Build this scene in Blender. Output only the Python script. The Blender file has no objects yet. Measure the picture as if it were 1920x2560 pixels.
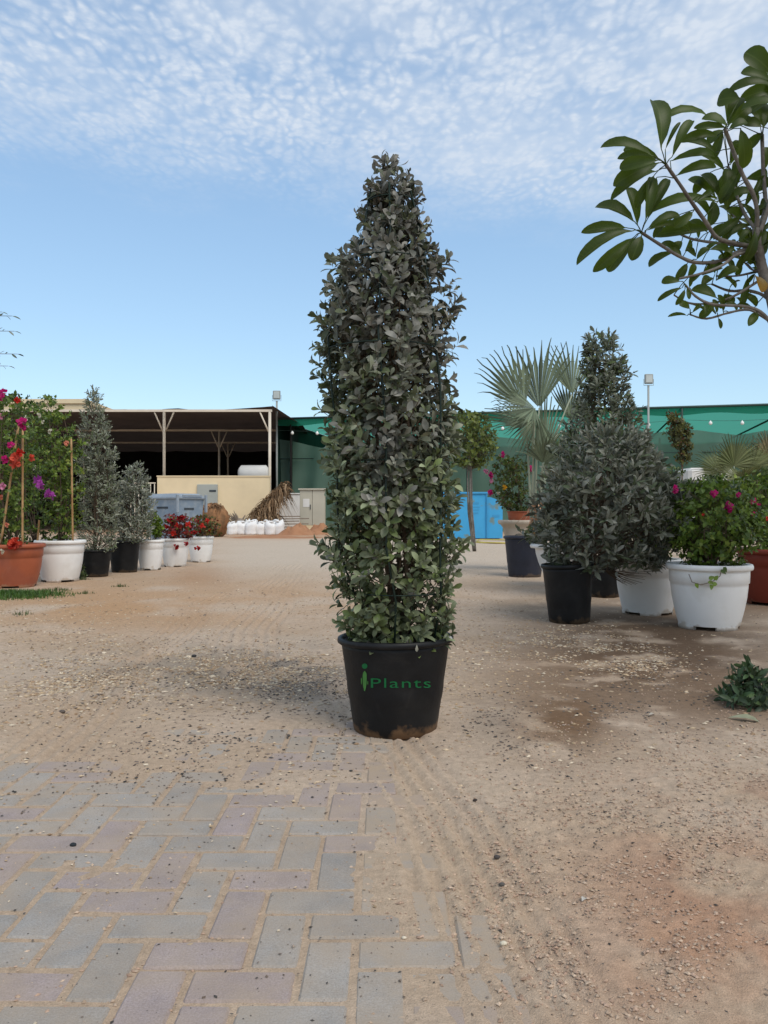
import bpy, math, random
import numpy as np
from mathutils import Vector, Matrix
R = math.radians
random.seed(7); rng = np.random.default_rng(7)
S = bpy.context.scene
col = S.collection

# ------------------------------------------------------------------ camera, sky, sun, exposure
HC, F = 0.865, 1950.0                      # eye height (m), focal length in photo pixels (1920 x 2560)
cam = bpy.data.cameras.new('camera'); camo = bpy.data.objects.new('camera', cam); col.objects.link(camo)
camo.location = (0, 0, HC); camo.rotation_euler = (R(90), 0, 0)
cam.sensor_fit = 'VERTICAL'; cam.sensor_height = 36; cam.lens = F / 2560 * 36
cam.clip_start = .05; cam.clip_end = 2000
S.camera = camo
SUN_EL, SUN_ROT = R(52), R(146)
world = bpy.data.worlds.new('World'); S.world = world; world.use_nodes = True
def build_world():
    nt = world.node_tree; N = nt.nodes; L = nt.links; N.clear()
    out = N.new('ShaderNodeOutputWorld'); bg = N.new('ShaderNodeBackground'); bg.inputs[1].default_value = .15
    L.new(bg.outputs[0], out.inputs[0])
    sky = N.new('ShaderNodeTexSky'); sky.sky_type = 'NISHITA'; sky.sun_disc = False
    sky.sun_elevation = SUN_EL; sky.sun_rotation = SUN_ROT; sky.air_density = 1.25; sky.dust_density = .35; sky.ozone_density = 1.2
    tc = N.new('ShaderNodeTexCoord'); sx = N.new('ShaderNodeSeparateXYZ'); L.new(tc.outputs['Generated'], sx.inputs[0])
    def M(op, a, b=None, c=None):
        n = N.new('ShaderNodeMath'); n.operation = op
        for i, v in enumerate((a, b, c)):
            if v is None: continue
            if isinstance(v, (int, float)): n.inputs[i].default_value = v
            else: L.new(v, n.inputs[i])
        return n.outputs[0]
    z = M('MAXIMUM', sx.outputs[2], .06)
    u = M('DIVIDE', sx.outputs[0], z); v = M('DIVIDE', sx.outputs[1], z)
    cb = N.new('ShaderNodeCombineXYZ'); L.new(u, cb.inputs[0]); L.new(v, cb.inputs[1])
    def noise(scale, detail=3, rough=.5, dist=0, vec=None):
        n = N.new('ShaderNodeTexNoise'); n.inputs['Scale'].default_value = scale; n.inputs['Detail'].default_value = detail
        n.inputs['Roughness'].default_value = rough; n.inputs['Distortion'].default_value = dist
        L.new(vec or cb.outputs[0], n.inputs['Vector']); return n.outputs[0]
    def ramp(x, a, b, lo=0, hi=1):
        n = N.new('ShaderNodeMapRange'); n.interpolation_type = 'SMOOTHSTEP'
        n.inputs[1].default_value = a; n.inputs[2].default_value = b; n.inputs[3].default_value = lo; n.inputs[4].default_value = hi
        L.new(x, n.inputs[0]); return n.outputs[0]
    mp = N.new('ShaderNodeVectorMath'); mp.operation = 'MULTIPLY'; L.new(cb.outputs[0], mp.inputs[0]); mp.inputs[1].default_value = (1, .62, 1)
    wn = N.new('ShaderNodeTexNoise'); wn.inputs['Scale'].default_value = 13; wn.inputs['Detail'].default_value = 3; L.new(mp.outputs[0], wn.inputs['Vector'])
    wv = N.new('ShaderNodeVectorMath'); wv.operation = 'MULTIPLY_ADD'; L.new(wn.outputs[1], wv.inputs[0]); wv.inputs[1].default_value = (.06, .06, 0); L.new(mp.outputs[0], wv.inputs[2])
    vo = N.new('ShaderNodeTexVoronoi'); vo.feature = 'SMOOTH_F1'; vo.inputs['Scale'].default_value = 47; vo.inputs['Smoothness'].default_value = .6; L.new(wv.outputs[0], vo.inputs['Vector'])
    pv = M('ADD', M('MULTIPLY', vo.outputs['Distance'], -1.0), M('MULTIPLY', noise(12, 5, .62, .2), 1.05))
    puff = ramp(M('ADD', pv, M('MULTIPLY', M('SUBTRACT', noise(3.1, 3, .5, .3), .5), .8)), -.42, .46)
    fine = ramp(noise(46, 2, .6, .2), .30, .75)
    big = noise(1.3, 3, .5, .3)
    veil = ramp(M('ADD', big, M('MULTIPLY', u, .16)), .33, .72)
    soft = ramp(noise(5, 3, .5, .4), .3, .7)
    # edge of the cloud field
    edge = M('ADD', v, M('MULTIPLY', M('SUBTRACT', noise(1.6, 4, .6), .5), 1.0))
    edge = M('ADD', edge, M('MULTIPLY', u, -.26))
    mask = ramp(edge, 1.95, 2.8, 1, 0)
    dens = M('MULTIPLY', puff, M('ADD', M('MULTIPLY', fine, .35), .55))
    a = M('ADD', M('MULTIPLY', dens, M('SUBTRACT', 1.05, M('MULTIPLY', veil, .62))), M('MULTIPLY', veil, .60))
    a = M('ADD', M('MULTIPLY', a, M('ADD', M('MULTIPLY', soft, .45), .6)), .16)
    a = M('MULTIPLY', M('MINIMUM', a, .95), mask)
    # tint of the clear air
    tint = N.new('ShaderNodeMix'); tint.data_type = 'RGBA'; tint.blend_type = 'MULTIPLY'; tint.inputs[0].default_value = 1
    gm = N.new('ShaderNodeGamma'); gm.inputs[1].default_value = .65; L.new(sky.outputs[0], gm.inputs[0])
    L.new(gm.outputs[0], tint.inputs[6]); tint.inputs[7].default_value = SKYTINT
    mx = N.new('ShaderNodeMix'); mx.data_type = 'RGBA'; L.new(a, mx.inputs[0]); L.new(tint.outputs[2], mx.inputs[6]); mx.inputs[7].default_value = (3.15, 3.5, 3.98, 1)
    L.new(mx.outputs[2], bg.inputs[0])
SKYTINT = (1.0, 1.215, 1.40, 1)
build_world()
sun = bpy.data.lights.new('sun', 'SUN'); suno = bpy.data.objects.new('sun', sun); col.objects.link(suno)
sun.energy = 1.45; sun.angle = R(32); sun.color = (1, .93, .83)
sd = Vector((math.sin(SUN_ROT) * math.cos(SUN_EL), math.cos(SUN_ROT) * math.cos(SUN_EL), math.sin(SUN_EL)))
suno.rotation_euler = sd.to_track_quat('Z', 'Y').to_euler(); suno.location = (-6, -8, 12)
S.view_settings.view_transform = 'Standard'; S.view_settings.look = 'None'; S.view_settings.gamma = 1
S.view_settings.exposure = 0.56; S.view_settings.use_curve_mapping = False

# ------------------------------------------------------------------ helpers
def P(px, py, d): return Vector(((px - 960) / F * d, d, HC + (1280 - py) / F * d))
def GD(py): return HC * F / (py - 1280)            # distance of a ground point seen at that row
def hx(h):
    c = [int(h[i:i+2], 16) / 255 for i in (1, 3, 5)]
    return tuple(x / 12.92 if x <= .04045 else ((x + .055) / 1.055) ** 2.4 for x in c)
def mesh(name, V, Fc, smooth=False, colr=None, uv=None):
    m = bpy.data.meshes.new(name)
    m.from_pydata([tuple(map(float, v)) for v in V] if not isinstance(V, np.ndarray) else V.tolist(), [], Fc if not isinstance(Fc, np.ndarray) else Fc.tolist())
    if smooth: m.polygons.foreach_set('use_smooth', np.ones(len(m.polygons), dtype=bool))
    if colr is not None:
        a = m.color_attributes.new('Col', 'FLOAT_COLOR', 'POINT')
        c = np.ones((len(m.vertices), 4), dtype=np.float32); c[:, :3] = colr; a.data.foreach_set('color', c.ravel())
    if uv is not None:
        l = m.uv_layers.new(name='UVMap'); vi = np.empty(len(m.loops), dtype=np.int32); m.loops.foreach_get('vertex_index', vi)
        l.data.foreach_set('uv', np.asarray(uv, dtype=np.float32)[vi].ravel())
    m.update(); return m
def ob(name, me, mt=None, parent=None, loc=None, rot=None):
    o = bpy.data.objects.new(name, me); col.objects.link(o)
    if mt is not None and not me.materials: me.materials.append(mt)
    if parent is not None: o.parent = parent
    if loc is not None: o.location = loc
    if rot is not None: o.rotation_euler = rot
    return o
def tag(o, label=None, cat=None, group=None, kind=None):
    if label: o['label'] = label
    if cat: o['category'] = cat
    if group: o['group'] = group
    if kind: o['kind'] = kind
    return o
def thing(name, label, cat, loc=(0, 0, 0), rz=0, group=None):
    o = bpy.data.objects.new(name, None); col.objects.link(o); o.location = loc; o.rotation_euler = (0, 0, rz); o.empty_display_size = .1
    return tag(o, label, cat, group)

class MB:
    def __init__(s): s.v = []; s.f = []
    def add(s, V, Fc):
        n = len(s.v); s.v += [tuple(v) for v in V]; s.f += [tuple(i + n for i in f) for f in Fc]; return s
    def box(s, a, b, ch=0):
        x0, y0, z0 = a; x1, y1, z1 = b
        return s.add([(x0,y0,z0),(x1,y0,z0),(x1,y1,z0),(x0,y1,z0),(x0,y0,z1),(x1,y0,z1),(x1,y1,z1),(x0,y1,z1)],
                     [(0,3,2,1),(4,5,6,7),(0,1,5,4),(1,2,6,5),(2,3,7,6),(3,0,4,7)])
    def cbox(s, a, b, c):
        # box whose twelve edges are chamfered by c
        x0,y0,z0=a; x1,y1,z1=b
        pts=[];idx={}
        for ix,x in ((0,x0),(1,x1)):
            for iy,y in ((0,y0),(1,y1)):
                for iz,z in ((0,z0),(1,z1)):
                    sx,sy,sz=(1-2*ix),(1-2*iy),(1-2*iz)
                    for ax in range(3):
                        p=[x+sx*c,y+sy*c,z+sz*c]; p[ax]=(x,y,z)[ax]
                        idx[(ix,iy,iz,ax)]=len(pts); pts.append(tuple(p))
        f=[]
        for ax in range(3):
            o=[a_ for a_ in range(3) if a_!=ax]
            for sd_ in (0,1):
                q=[]
                for (p_,q_) in ((0,0),(1,0),(1,1),(0,1)):
                    k=[0,0,0]; k[ax]=sd_; k[o[0]]=p_; k[o[1]]=q_; q.append(idx[(k[0],k[1],k[2],ax)])
                f.append(tuple(q))
            for p_ in (0,1):
                for q_ in (0,1):
                    def kk(t,a_):
                        k=[0,0,0]; k[ax]=t; k[o[0]]=p_; k[o[1]]=q_; return idx[(k[0],k[1],k[2],a_)]
                    f.append((kk(0,o[0]),kk(1,o[0]),kk(1,o[1]),kk(0,o[1])))
        for ix in (0,1):
            for iy in (0,1):
                for iz in (0,1): f.append(tuple(idx[(ix,iy,iz,a_)] for a_ in range(3)))
        return s.add(pts,f)
    def tube(s, pts, rad, sides=7, cap=True):
        pts = [Vector(p) for p in pts]; n = len(pts)
        if isinstance(rad, (int, float)): rad = [rad] * n
        prev = None; base = len(s.v)
        for i, p in enumerate(pts):
            t = (pts[min(i + 1, n - 1)] - pts[max(i - 1, 0)]).normalized()
            if prev is None: a = t.orthogonal().normalized()
            else:
                a = prev - t * prev.dot(t)
                a = a.normalized() if a.length > 1e-6 else t.orthogonal().normalized()
            prev = a; b = t.cross(a)
            for k in range(sides):
                q = 2 * math.pi * k / sides
                s.v.append(tuple(p + (a * math.cos(q) + b * math.sin(q)) * rad[i]))
        for i in range(n - 1):
            for k in range(sides):
                k2 = (k + 1) % sides
                s.f.append((base + i*sides + k, base + i*sides + k2, base + (i+1)*sides + k2, base + (i+1)*sides + k))
        if cap:
            s.f.append(tuple(base + k for k in range(sides))[::-1]); s.f.append(tuple(base + (n-1)*sides + k for k in range(sides)))
        return s
    def lathe(s, prof, sides=40, c=(0, 0, 0), wob=None, a0=0, a1=2*math.pi, close=True):
        base = len(s.v); full = abs(a1 - a0 - 2*math.pi) < 1e-6; ns = sides if full else sides + 1
        for (r, z) in prof:
            for k in range(ns):
                q = a0 + (a1 - a0) * k / sides; rr = r; zz = z
                if wob: rr, zz = wob(q, r, z)
                s.v.append((c[0] + rr * math.cos(q), c[1] + rr * math.sin(q), c[2] + zz))
        for i in range(len(prof) - 1):
            for k in range(sides):
                k2 = (k + 1) % ns
                s.f.append((base + i*ns + k, base + i*ns + k2, base + (i+1)*ns + k2, base + (i+1)*ns + k))
        if close and full:
            s.f.append(tuple(base + k for k in range(ns))[::-1]); s.f.append(tuple(base + (len(prof)-1)*ns + k for k in range(ns)))
        return s
    def build(s, name, mt, parent=None, smooth=False, **k): return ob(name, mesh(name, s.v, s.f, smooth), mt, parent, **k)

def vnoise(x, y, seed=0):
    x = np.asarray(x, float); y = np.asarray(y, float)
    xi = np.floor(x).astype(np.int64); yi = np.floor(y).astype(np.int64); fx = x - xi; fy = y - yi
    fx = fx*fx*(3-2*fx); fy = fy*fy*(3-2*fy)
    def h(a, b):
        n = (a * 374761393 + b * 668265263 + seed * 982451653) & 0xFFFFFFFF
        n = ((n ^ (n >> 13)) * 1274126177) & 0xFFFFFFFF
        return ((n ^ (n >> 16)) & 0xFFFF) / 65535.0
    return (h(xi,yi)*(1-fx)+h(xi+1,yi)*fx)*(1-fy)+(h(xi,yi+1)*(1-fx)+h(xi+1,yi+1)*fx)*fy
def fbm(x, y, sc, oct=4, seed=0):
    t = 0; a = .5; tot = 0
    for i in range(oct): t = t + a * vnoise(x*sc*2**i, y*sc*2**i, seed+i*17); tot += a; a *= .5
    return t / tot
def sstep(x, a, b):
    t = np.clip((x - a) / (b - a), 0, 1); return t*t*(3-2*t)

# ------------------------------------------------------------------ materials
def mat(name, base, rough=.6, var=.15, scale=8, bump=.1, bscale=60, metal=0, spec=.3, col2=None, c2scale=3, c2lo=.45, c2hi=.6,
        attr=False, transl=0, transp=0, rnd=0, transl_col=None):
    m = bpy.data.materials.new(name); m.use_nodes = True; nt = m.node_tree; N = nt.nodes; L = nt.links
    b = N['Principled BSDF']; out = N['Material Output']
    b.inputs['Roughness'].default_value = rough; b.inputs['Metallic'].default_value = metal; b.inputs['Specular IOR Level'].default_value = spec
    tc = N.new('ShaderNodeTexCoord'); vec = tc.outputs['Object']
    if attr:
        at = N.new('ShaderNodeAttribute'); at.attribute_name = 'Col'; c = at.outputs['Color']
    else:
        rg = N.new('ShaderNodeRGB'); rg.outputs[0].default_value = (*base, 1); c = rg.outputs[0]
    def mixc(fac, a, bb, mode='MIX'):
        n = N.new('ShaderNodeMix'); n.data_type = 'RGBA'; n.blend_type = mode
        if isinstance(fac, float): n.inputs[0].default_value = fac
        else: L.new(fac, n.inputs[0])
        L.new(a, n.inputs[6])
        if isinstance(bb, tuple): n.inputs[7].default_value = (*bb, 1)
        else: L.new(bb, n.inputs[7])
        return n.outputs[2]
    def nz(sc, det=4):
        n = N.new('ShaderNodeTexNoise'); n.inputs['Scale'].default_value = sc; n.inputs['Detail'].default_value = det; L.new(vec, n.inputs['Vector']); return n.outputs[0]
    def mr(x, a, bb, lo, hi):
        n = N.new('ShaderNodeMapRange'); n.inputs[1].default_value = a; n.inputs[2].default_value = bb; n.inputs[3].default_value = lo; n.inputs[4].default_value = hi; L.new(x, n.inputs[0]); return n.outputs[0]
    if col2: c = mixc(mr(nz(c2scale, 5), c2lo, c2hi, 0, 1), c, col2)
    if var:
        hsv = N.new('ShaderNodeHueSaturation'); L.new(c, hsv.inputs['Color']); L.new(mr(nz(scale), .25, .75, 1 - var, 1 + var), hsv.inputs['Value']); c = hsv.outputs[0]
    if rnd:
        oi = N.new('ShaderNodeObjectInfo'); h2 = N.new('ShaderNodeHueSaturation'); L.new(c, h2.inputs['Color']); L.new(mr(oi.outputs['Random'], 0, 1, 1 - rnd, 1 + rnd), h2.inputs['Value']); c = h2.outputs[0]
    L.new(c, b.inputs['Base Color'])
    if bump:
        bp = N.new('ShaderNodeBump'); bp.inputs['Strength'].default_value = bump; bp.inputs['Distance'].default_value = .01; L.new(nz(bscale, 3), bp.inputs['Height']); L.new(bp.outputs[0], b.inputs['Normal'])
    sh = b.outputs[0]
    if transl:
        t = N.new('ShaderNodeBsdfTranslucent')
        if transl_col: t.inputs[0].default_value = (*transl_col, 1)
        else: L.new(c, t.inputs[0])
        mx = N.new('ShaderNodeMixShader'); mx.inputs[0].default_value = transl; L.new(sh, mx.inputs[1]); L.new(t.outputs[0], mx.inputs[2]); sh = mx.outputs[0]
    if transp:
        t = N.new('ShaderNodeBsdfTransparent'); mx = N.new('ShaderNodeMixShader'); mx.inputs[0].default_value = transp; L.new(sh, mx.inputs[1]); L.new(t.outputs[0], mx.inputs[2]); sh = mx.outputs[0]
    L.new(sh, out.inputs[0])
    m['nodes_c'] = 1
    return m

MT = {}
MT['leaf'] = mat('leaf', (.1,.1,.1), .45, .18, 40, .0, attr=True, transl=.26, spec=.38)
MT['leaf_gloss'] = mat('leaf_gloss', (.1,.1,.1), .38, .12, 20, .0, attr=True, transl=.25, spec=.4)
MT['petal'] = mat('petal', (.5,.02,.1), .6, .2, 30, 0, attr=True, transl=.35)
MT['bark'] = mat('bark', (.13,.095,.065), .85, .35, 25, .5, 90)
MT['bark_grey'] = mat('bark_grey', (.17,.155,.135), .8, .3, 25, .4, 70, col2=(.09,.075,.06))
MT['bamboo'] = mat('bamboo', (.42,.26,.12), .55, .2, 14, .2, 40, col2=(.3,.17,.07))
MT['blackpot'] = mat('black_plastic', (.0065,.007,.008), .5, .25, 9, .25, 20, spec=.25, col2=(.013,.013,.013), c2scale=7, c2lo=.5, c2hi=.75)
MT['navypot'] = mat('navy_plastic', (.018,.021,.034), .5, .2, 6, .15, 20, spec=.35)
MT['whitepot'] = mat('white_plastic', (.80,.79,.765), .45, .05, 5, .04, 30, spec=.4, col2=(.62,.59,.53), c2scale=4, c2lo=.5, c2hi=.85)
MT['terracotta'] = mat('terracotta_plastic', (.36,.095,.042), .5, .12, 6, .05, 30, spec=.35, col2=(.30,.085,.045), c2scale=5)
MT['darkred'] = mat('dark_red_plastic', (.20,.035,.02), .5, .12, 6, .05, 30, spec=.3)
MT['soil'] = mat('potting_soil', (.045,.03,.02), .95, .5, 40, .8, 60)
MT['wire'] = mat('green_wire', (.008,.02,.014), .5, .2, 20, 0)
MT['stone'] = mat('cast_stone', (.55,.47,.38), .85, .15, 12, .3, 80, col2=(.42,.35,.27))
MT['print_green'] = mat('green_print', (.004,.12,.035), .5, .1, 30, 0)
MT['print_cactus'] = mat('cactus_print', (.06,.20,.045), .5, .1, 30, 0)

# pot with muddy base
def pot_dirt(src_m, nm, mudc, mudf, dustc, dustf):
    m = src_m.copy(); m.name = nm; nt = m.node_tree; N = nt.nodes; L = nt.links
    b = N['Principled BSDF']; src = b.inputs['Base Color'].links[0].from_socket
    tc = N.new('ShaderNodeTexCoord'); s = N.new('ShaderNodeSeparateXYZ'); L.new(tc.outputs['Object'], s.inputs[0])
    n = N.new('ShaderNodeTexNoise'); n.inputs['Scale'].default_value = 14; n.inputs['Detail'].default_value = 5; L.new(tc.outputs['Object'], n.inputs['Vector'])
    a = N.new('ShaderNodeMath'); a.operation = 'MULTIPLY_ADD'; L.new(n.outputs[0], a.inputs[0]); a.inputs[1].default_value = -.17; L.new(s.outputs[2], a.inputs[2])
    r = N.new('ShaderNodeMapRange'); r.inputs[1].default_value = -.07; r.inputs[2].default_value = -.045; r.inputs[3].default_value = mudf; r.inputs[4].default_value = 0; L.new(a.outputs[0], r.inputs[0])
    mx = N.new('ShaderNodeMix'); mx.data_type = 'RGBA'; L.new(r.outputs[0], mx.inputs[0]); L.new(src, mx.inputs[6]); mx.inputs[7].default_value = (*mudc,1)
    # dusty smears
    n2 = N.new('ShaderNodeTexNoise'); n2.inputs['Scale'].default_value = 5; n2.inputs['Detail'].default_value = 8; n2.inputs['Roughness'].default_value = .7; n2.inputs['Distortion'].default_value = 1.2; L.new(tc.outputs['Object'], n2.inputs['Vector'])
    r2 = N.new('ShaderNodeMapRange'); r2.inputs[1].default_value = .55; r2.inputs[2].default_value = .8; r2.inputs[4].default_value = dustf; L.new(n2.outputs[0], r2.inputs[0])
    mx2 = N.new('ShaderNodeMix'); mx2.data_type = 'RGBA'; L.new(r2.outputs[0], mx2.inputs[0]); L.new(mx.outputs[2], mx2.inputs[6]); mx2.inputs[7].default_value = (*dustc,1)
    L.new(mx2.outputs[2], b.inputs['Base Color']); return m
MT['muddypot'] = pot_dirt(MT['blackpot'], 'muddy_black_plastic', (.16,.09,.045), .75, (.10,.09,.08), .16)
MT['whitepot'] = pot_dirt(MT['whitepot'], 'dusty_white_plastic', (.42,.33,.23), .55, (.55,.49,.40), .35)
MT['terracotta'] = pot_dirt(MT['terracotta'], 'dusty_terracotta_plastic', (.40,.27,.17), .5, (.42,.20,.12), .35)
MT['navypot'] = pot_dirt(MT['navypot'], 'dusty_navy_plastic', (.20,.14,.09), .4, (.06,.06,.07), .3)
MT['darkred'] = pot_dirt(MT['darkred'], 'dusty_red_plastic', (.25,.14,.08), .4, (.24,.07,.04), .3)
MT['blackpot'] = pot_dirt(MT['blackpot'], 'dusty_black_plastic', (.14,.09,.05), .4, (.07,.065,.06), .16)

# ------------------------------------------------------------------ ground
def exposure_field(x, y):
    """how far the paving is swept clean of sand (1 = joints only, 0 = buried)"""
    y = np.maximum(y, .4); px = 960 + F*x/y; py = 1280 + HC*F/y
    e = sstep(py, 1870, 2010) * sstep(px, 1080, 800)
    e = np.maximum(e, .66*sstep(py, 2200, 2400) * sstep(px, 1420, 1080))
    e = np.maximum(e, .74*sstep(py, 1790, 1835)*sstep(px, 330, 480)*sstep(px, 1000, 900))
    e = np.maximum(e, .85*sstep(py, 1885, 1925)*sstep(px, 420, 220))
    return e
def tracks(x, y):
    """tyre ruts: returns height offset"""
    h = 0*x
    for (pa, pb, w, sp, amp) in (((1215,2330),(960,1830),.19,.056,.015), ((30,1930),(520,1500),.20,.06,.014), ((560,1700),(720,1420),.3,.08,.014)):
        a = np.array([(pa[0]-960)/F*GD(pa[1]), GD(pa[1])]); b = np.array([(pb[0]-960)/F*GD(pb[1]), GD(pb[1])])
        d = b - a; L_ = np.hypot(*d); t = ((x-a[0])*d[0]+(y-a[1])*d[1])/L_; o = ((x-a[0])*-d[1]+(y-a[1])*d[0])/L_
        o = o + .035*np.sin(t*2.1+1) + .02*(vnoise(t*3, t*0, 5)-.5)
        m = sstep(np.abs(o), w, w*.6)*sstep(t, -.6, .0)*sstep(t, L_+.9, L_)*(.55+.45*vnoise(x*4, y*4, 91))
        h = h + m*(amp*np.cos(o/sp*2*math.pi)*.55 - amp*.5 + .12*amp*np.cos(t/.035*2*math.pi)*np.cos(o/sp*math.pi))
    return h
def gh(x, y):
    x = np.asarray(x, float); y = np.asarray(y, float)
    e = exposure_field(x, y)
    n1 = fbm(x, y, 3.2, 4, 3)-.5; n2 = fbm(x, y, 14, 3, 11)-.5; n3 = fbm(x, y, 60, 2, 23)-.5
    py = 1280 + HC*F/np.maximum(y, .4); px = 960+F*x/np.maximum(y, .4)
    lump = sstep(px, 1150, 1700)*sstep(py, 1500, 1600)*.6 + .4
    rough = sstep(px, 1080, 1350)*sstep(py, 1900, 2000)*sstep(py, 2520, 2380)
    h = -.0045 + .0105*(1-e) + n1*.017*(1-.45*e) + n2*.008*(lump*(1-e*.6)) + n3*.004*(1-.6*e) + rough*(n2*.004 + n3*.014)
    trk = tracks(x, y); h = h*(1-.5*np.clip(np.abs(trk)*120, 0, 1)) + trk*(1-.8*e)
    return h*np.clip(sstep(y, 60, 6)+.25, 0, 1)
def axis(fine0, fine1, step, far0, far1, g=1.09):
    a = list(np.arange(fine0, fine1+1e-6, step)); s_ = step; v = a[-1]
    while v < far1: s_ *= g; v += s_; a.append(v)
    s_ = step; v = a[0]; lo = []
    while v > far0: s_ *= g; v -= s_; lo.append(v)
    return np.array(lo[::-1] + a)
xs = axis(-1.75, 1.75, .0125, -700, 700, 1.07); ys = axis(1.2, 4.2, .0125, -60, 900, 1.045)
GX, GY = np.meshgrid(xs, ys); gx, gy = GX.ravel(), GY.ravel()
gz = gh(gx, gy)
def ground_colour(x, y):
    yy = np.maximum(y, .5); px = 960 + F*x/yy; py = 1280 + HC*F/yy
    c = np.zeros((len(x), 3)); c[:] = (.50,.385,.285)
    def blend(m, cc): 
        m = np.clip(m, 0, 1)[:, None]; c[:] = c*(1-m) + np.array(cc)*m
    n = fbm(x, y, 1.6, 4, 41); n2 = fbm(x, y, 5, 4, 57); n3 = fbm(x, y, .5, 3, 77)
    blend(.45*sstep(n, .4, .7), (.40,.275,.17))
    blend(.35*sstep(n2, .5, .75), (.52,.40,.285))
    tb_ = np.abs(px-(960+(py-1840)*.50))/(50+(py-1840)*.16); blend(.55*sstep(tb_, 1.15, .7)*sstep(py, 1850, 1920)*sstep(py, 2420, 2250), (.50,.375,.26))
    # red sand lower right
    blend(.75*sstep(px, 1250, 1750)*sstep(py, 1950, 2250)*sstep(n2, .25, .6), (.42,.235,.145))
    blend(.5*sstep(px, 1350, 1800)*sstep(py, 1850, 2000)*sstep(py, 2350, 2150)*sstep(n2, .45, .65), (.34,.20,.135))
    # damp brown soil, right middle
    dm = np.exp(-(((px-1620)/330)**2 + ((py-1640)/130)**2)); blend(1.25*dm*sstep(n2, .22, .55), (.15,.095,.058))
    dm = np.exp(-(((px-1420)/130)**2 + ((py-1800)/90)**2)); blend(1.1*dm*sstep(n2, .3, .55), (.19,.115,.065))
    dm = np.exp(-(((px-1800)/260)**2 + ((py-1740)/90)**2)); blend(.9*dm*sstep(n2, .25, .55), (.19,.125,.08))
    dm = np.exp(-(((px-1330)/90)**2 + ((py-1690)/60)**2)); blend(.5*dm, (.24,.16,.10))
    blend(.8*sstep(px, 1500, 1900)*sstep(py, 1560, 1520)*sstep(py, 1400, 1450), (.19,.13,.085))  # darker brown ground around the right-hand pots
    # orange sand, left middle
    dm = np.exp(-(((px-260)/430)**2 + ((py-1520)/70)**2)); blend(.9*dm*sstep(n, .25, .55), (.44,.265,.14))
    dm = np.exp(-(((px-760)/240)**2 + ((py-1500)/35)**2)); blend(.6*dm*sstep(n, .3, .6), (.46,.29,.165))
    dm = np.exp(-(((px-500)/90)**2 + ((py-1440)/25)**2)); blend(.7*dm, (.38,.22,.12))
    # grey gravelly band
    dm = np.exp(-(((px-560)/430)**2 + ((py-1680)/75)**2)); blend(.75*dm*sstep(n2, .3, .6), (.27,.225,.175))
    dm = np.exp(-(((px-760)/130)**2 + ((py-1700)/50)**2)); blend(.7*dm*sstep(n2, .3, .55), (.15,.135,.12))
    dm = np.exp(-(((px-1230)/70)**2 + ((py-1800)/60)**2)); blend(.4*dm, (.25,.22,.19))
    # pale dusty road far off
    blend(.85*sstep(py, 1470, 1400)*sstep(py, 1340, 1352)*sstep(px, 450, 640)*sstep(px, 1500, 1280), (.52,.43,.335))
    blend(.8*np.exp(-(((px-700)/140)**2 + ((py-1338)/10)**2)), (.45,.24,.13))
    blend(.8*sstep(py, 1345, 1330), (.42,.26,.155))
    return c
gc = ground_colour(gx, gy)
nx, ny = len(xs), len(ys); I = np.arange(nx*ny).reshape(ny, nx)
gf = np.stack([I[:-1,:-1], I[:-1,1:], I[1:,1:], I[1:,:-1]], -1).reshape(-1, 4)
def ground_mat():
    m = bpy.data.materials.new('sandy_ground'); m.use_nodes = True; nt = m.node_tree; N = nt.nodes; L = nt.links; b = N['Principled BSDF']
    b.inputs['Roughness'].default_value = .95; b.inputs['Specular IOR Level'].default_value = .12
    tc = N.new('ShaderNodeTexCoord'); at = N.new('ShaderNodeAttribute'); at.attribute_name = 'Col'
    def nz(sc, det=4, rough=.6):
        n = N.new('ShaderNodeTexNoise'); n.inputs['Scale'].default_value = sc; n.inputs['Detail'].default_value = det; n.inputs['Roughness'].default_value = rough; L.new(tc.outputs['Object'], n.inputs['Vector']); return n.outputs[0]
    def mr(x, a, bb, lo, hi):
        n = N.new('ShaderNodeMapRange'); n.inputs[1].default_value = a; n.inputs[2].default_value = bb; n.inputs[3].default_value = lo; n.inputs[4].default_value = hi; L.new(x, n.inputs[0]); return n.outputs[0]
    h = N.new('ShaderNodeHueSaturation'); L.new(at.outputs['Color'], h.inputs['Color']); L.new(mr(nz(35, 6, .7), .3, .7, .80, 1.17), h.inputs['Value'])
    h2 = N.new('ShaderNodeHueSaturation'); L.new(h.outputs[0], h2.inputs['Color']); L.new(mr(nz(260, 3, .7), .3, .7, .82, 1.18), h2.inputs['Value'])
    # dark crumbs
    mx = N.new('ShaderNodeMix'); mx.data_type = 'RGBA'; mx.blend_type = 'MULTIPLY'; L.new(mr(nz(130, 3, .65), .64, .72, 0, .4), mx.inputs[0]); L.new(h2.outputs[0], mx.inputs[6]); mx.inputs[7].default_value = (.42,.36,.30,1)
    L.new(mx.outputs[2], b.inputs['Base Color'])
    bp = N.new('ShaderNodeBump'); bp.inputs['Strength'].default_value = .7; bp.inputs['Distance'].default_value = .006
    a = N.new('ShaderNodeMath'); a.operation = 'ADD'; L.new(nz(70, 5, .7), a.inputs[0]); L.new(nz(300, 2, .7), a.inputs[1]); L.new(a.outputs[0], bp.inputs['Height']); L.new(bp.outputs[0], b.inputs['Normal'])
    return m
MT['ground'] = ground_mat()
ground = ob('ground', mesh('ground', np.stack([gx, gy, gz], -1), gf, True, gc), MT['ground']); ground['kind'] = 'structure'

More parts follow.
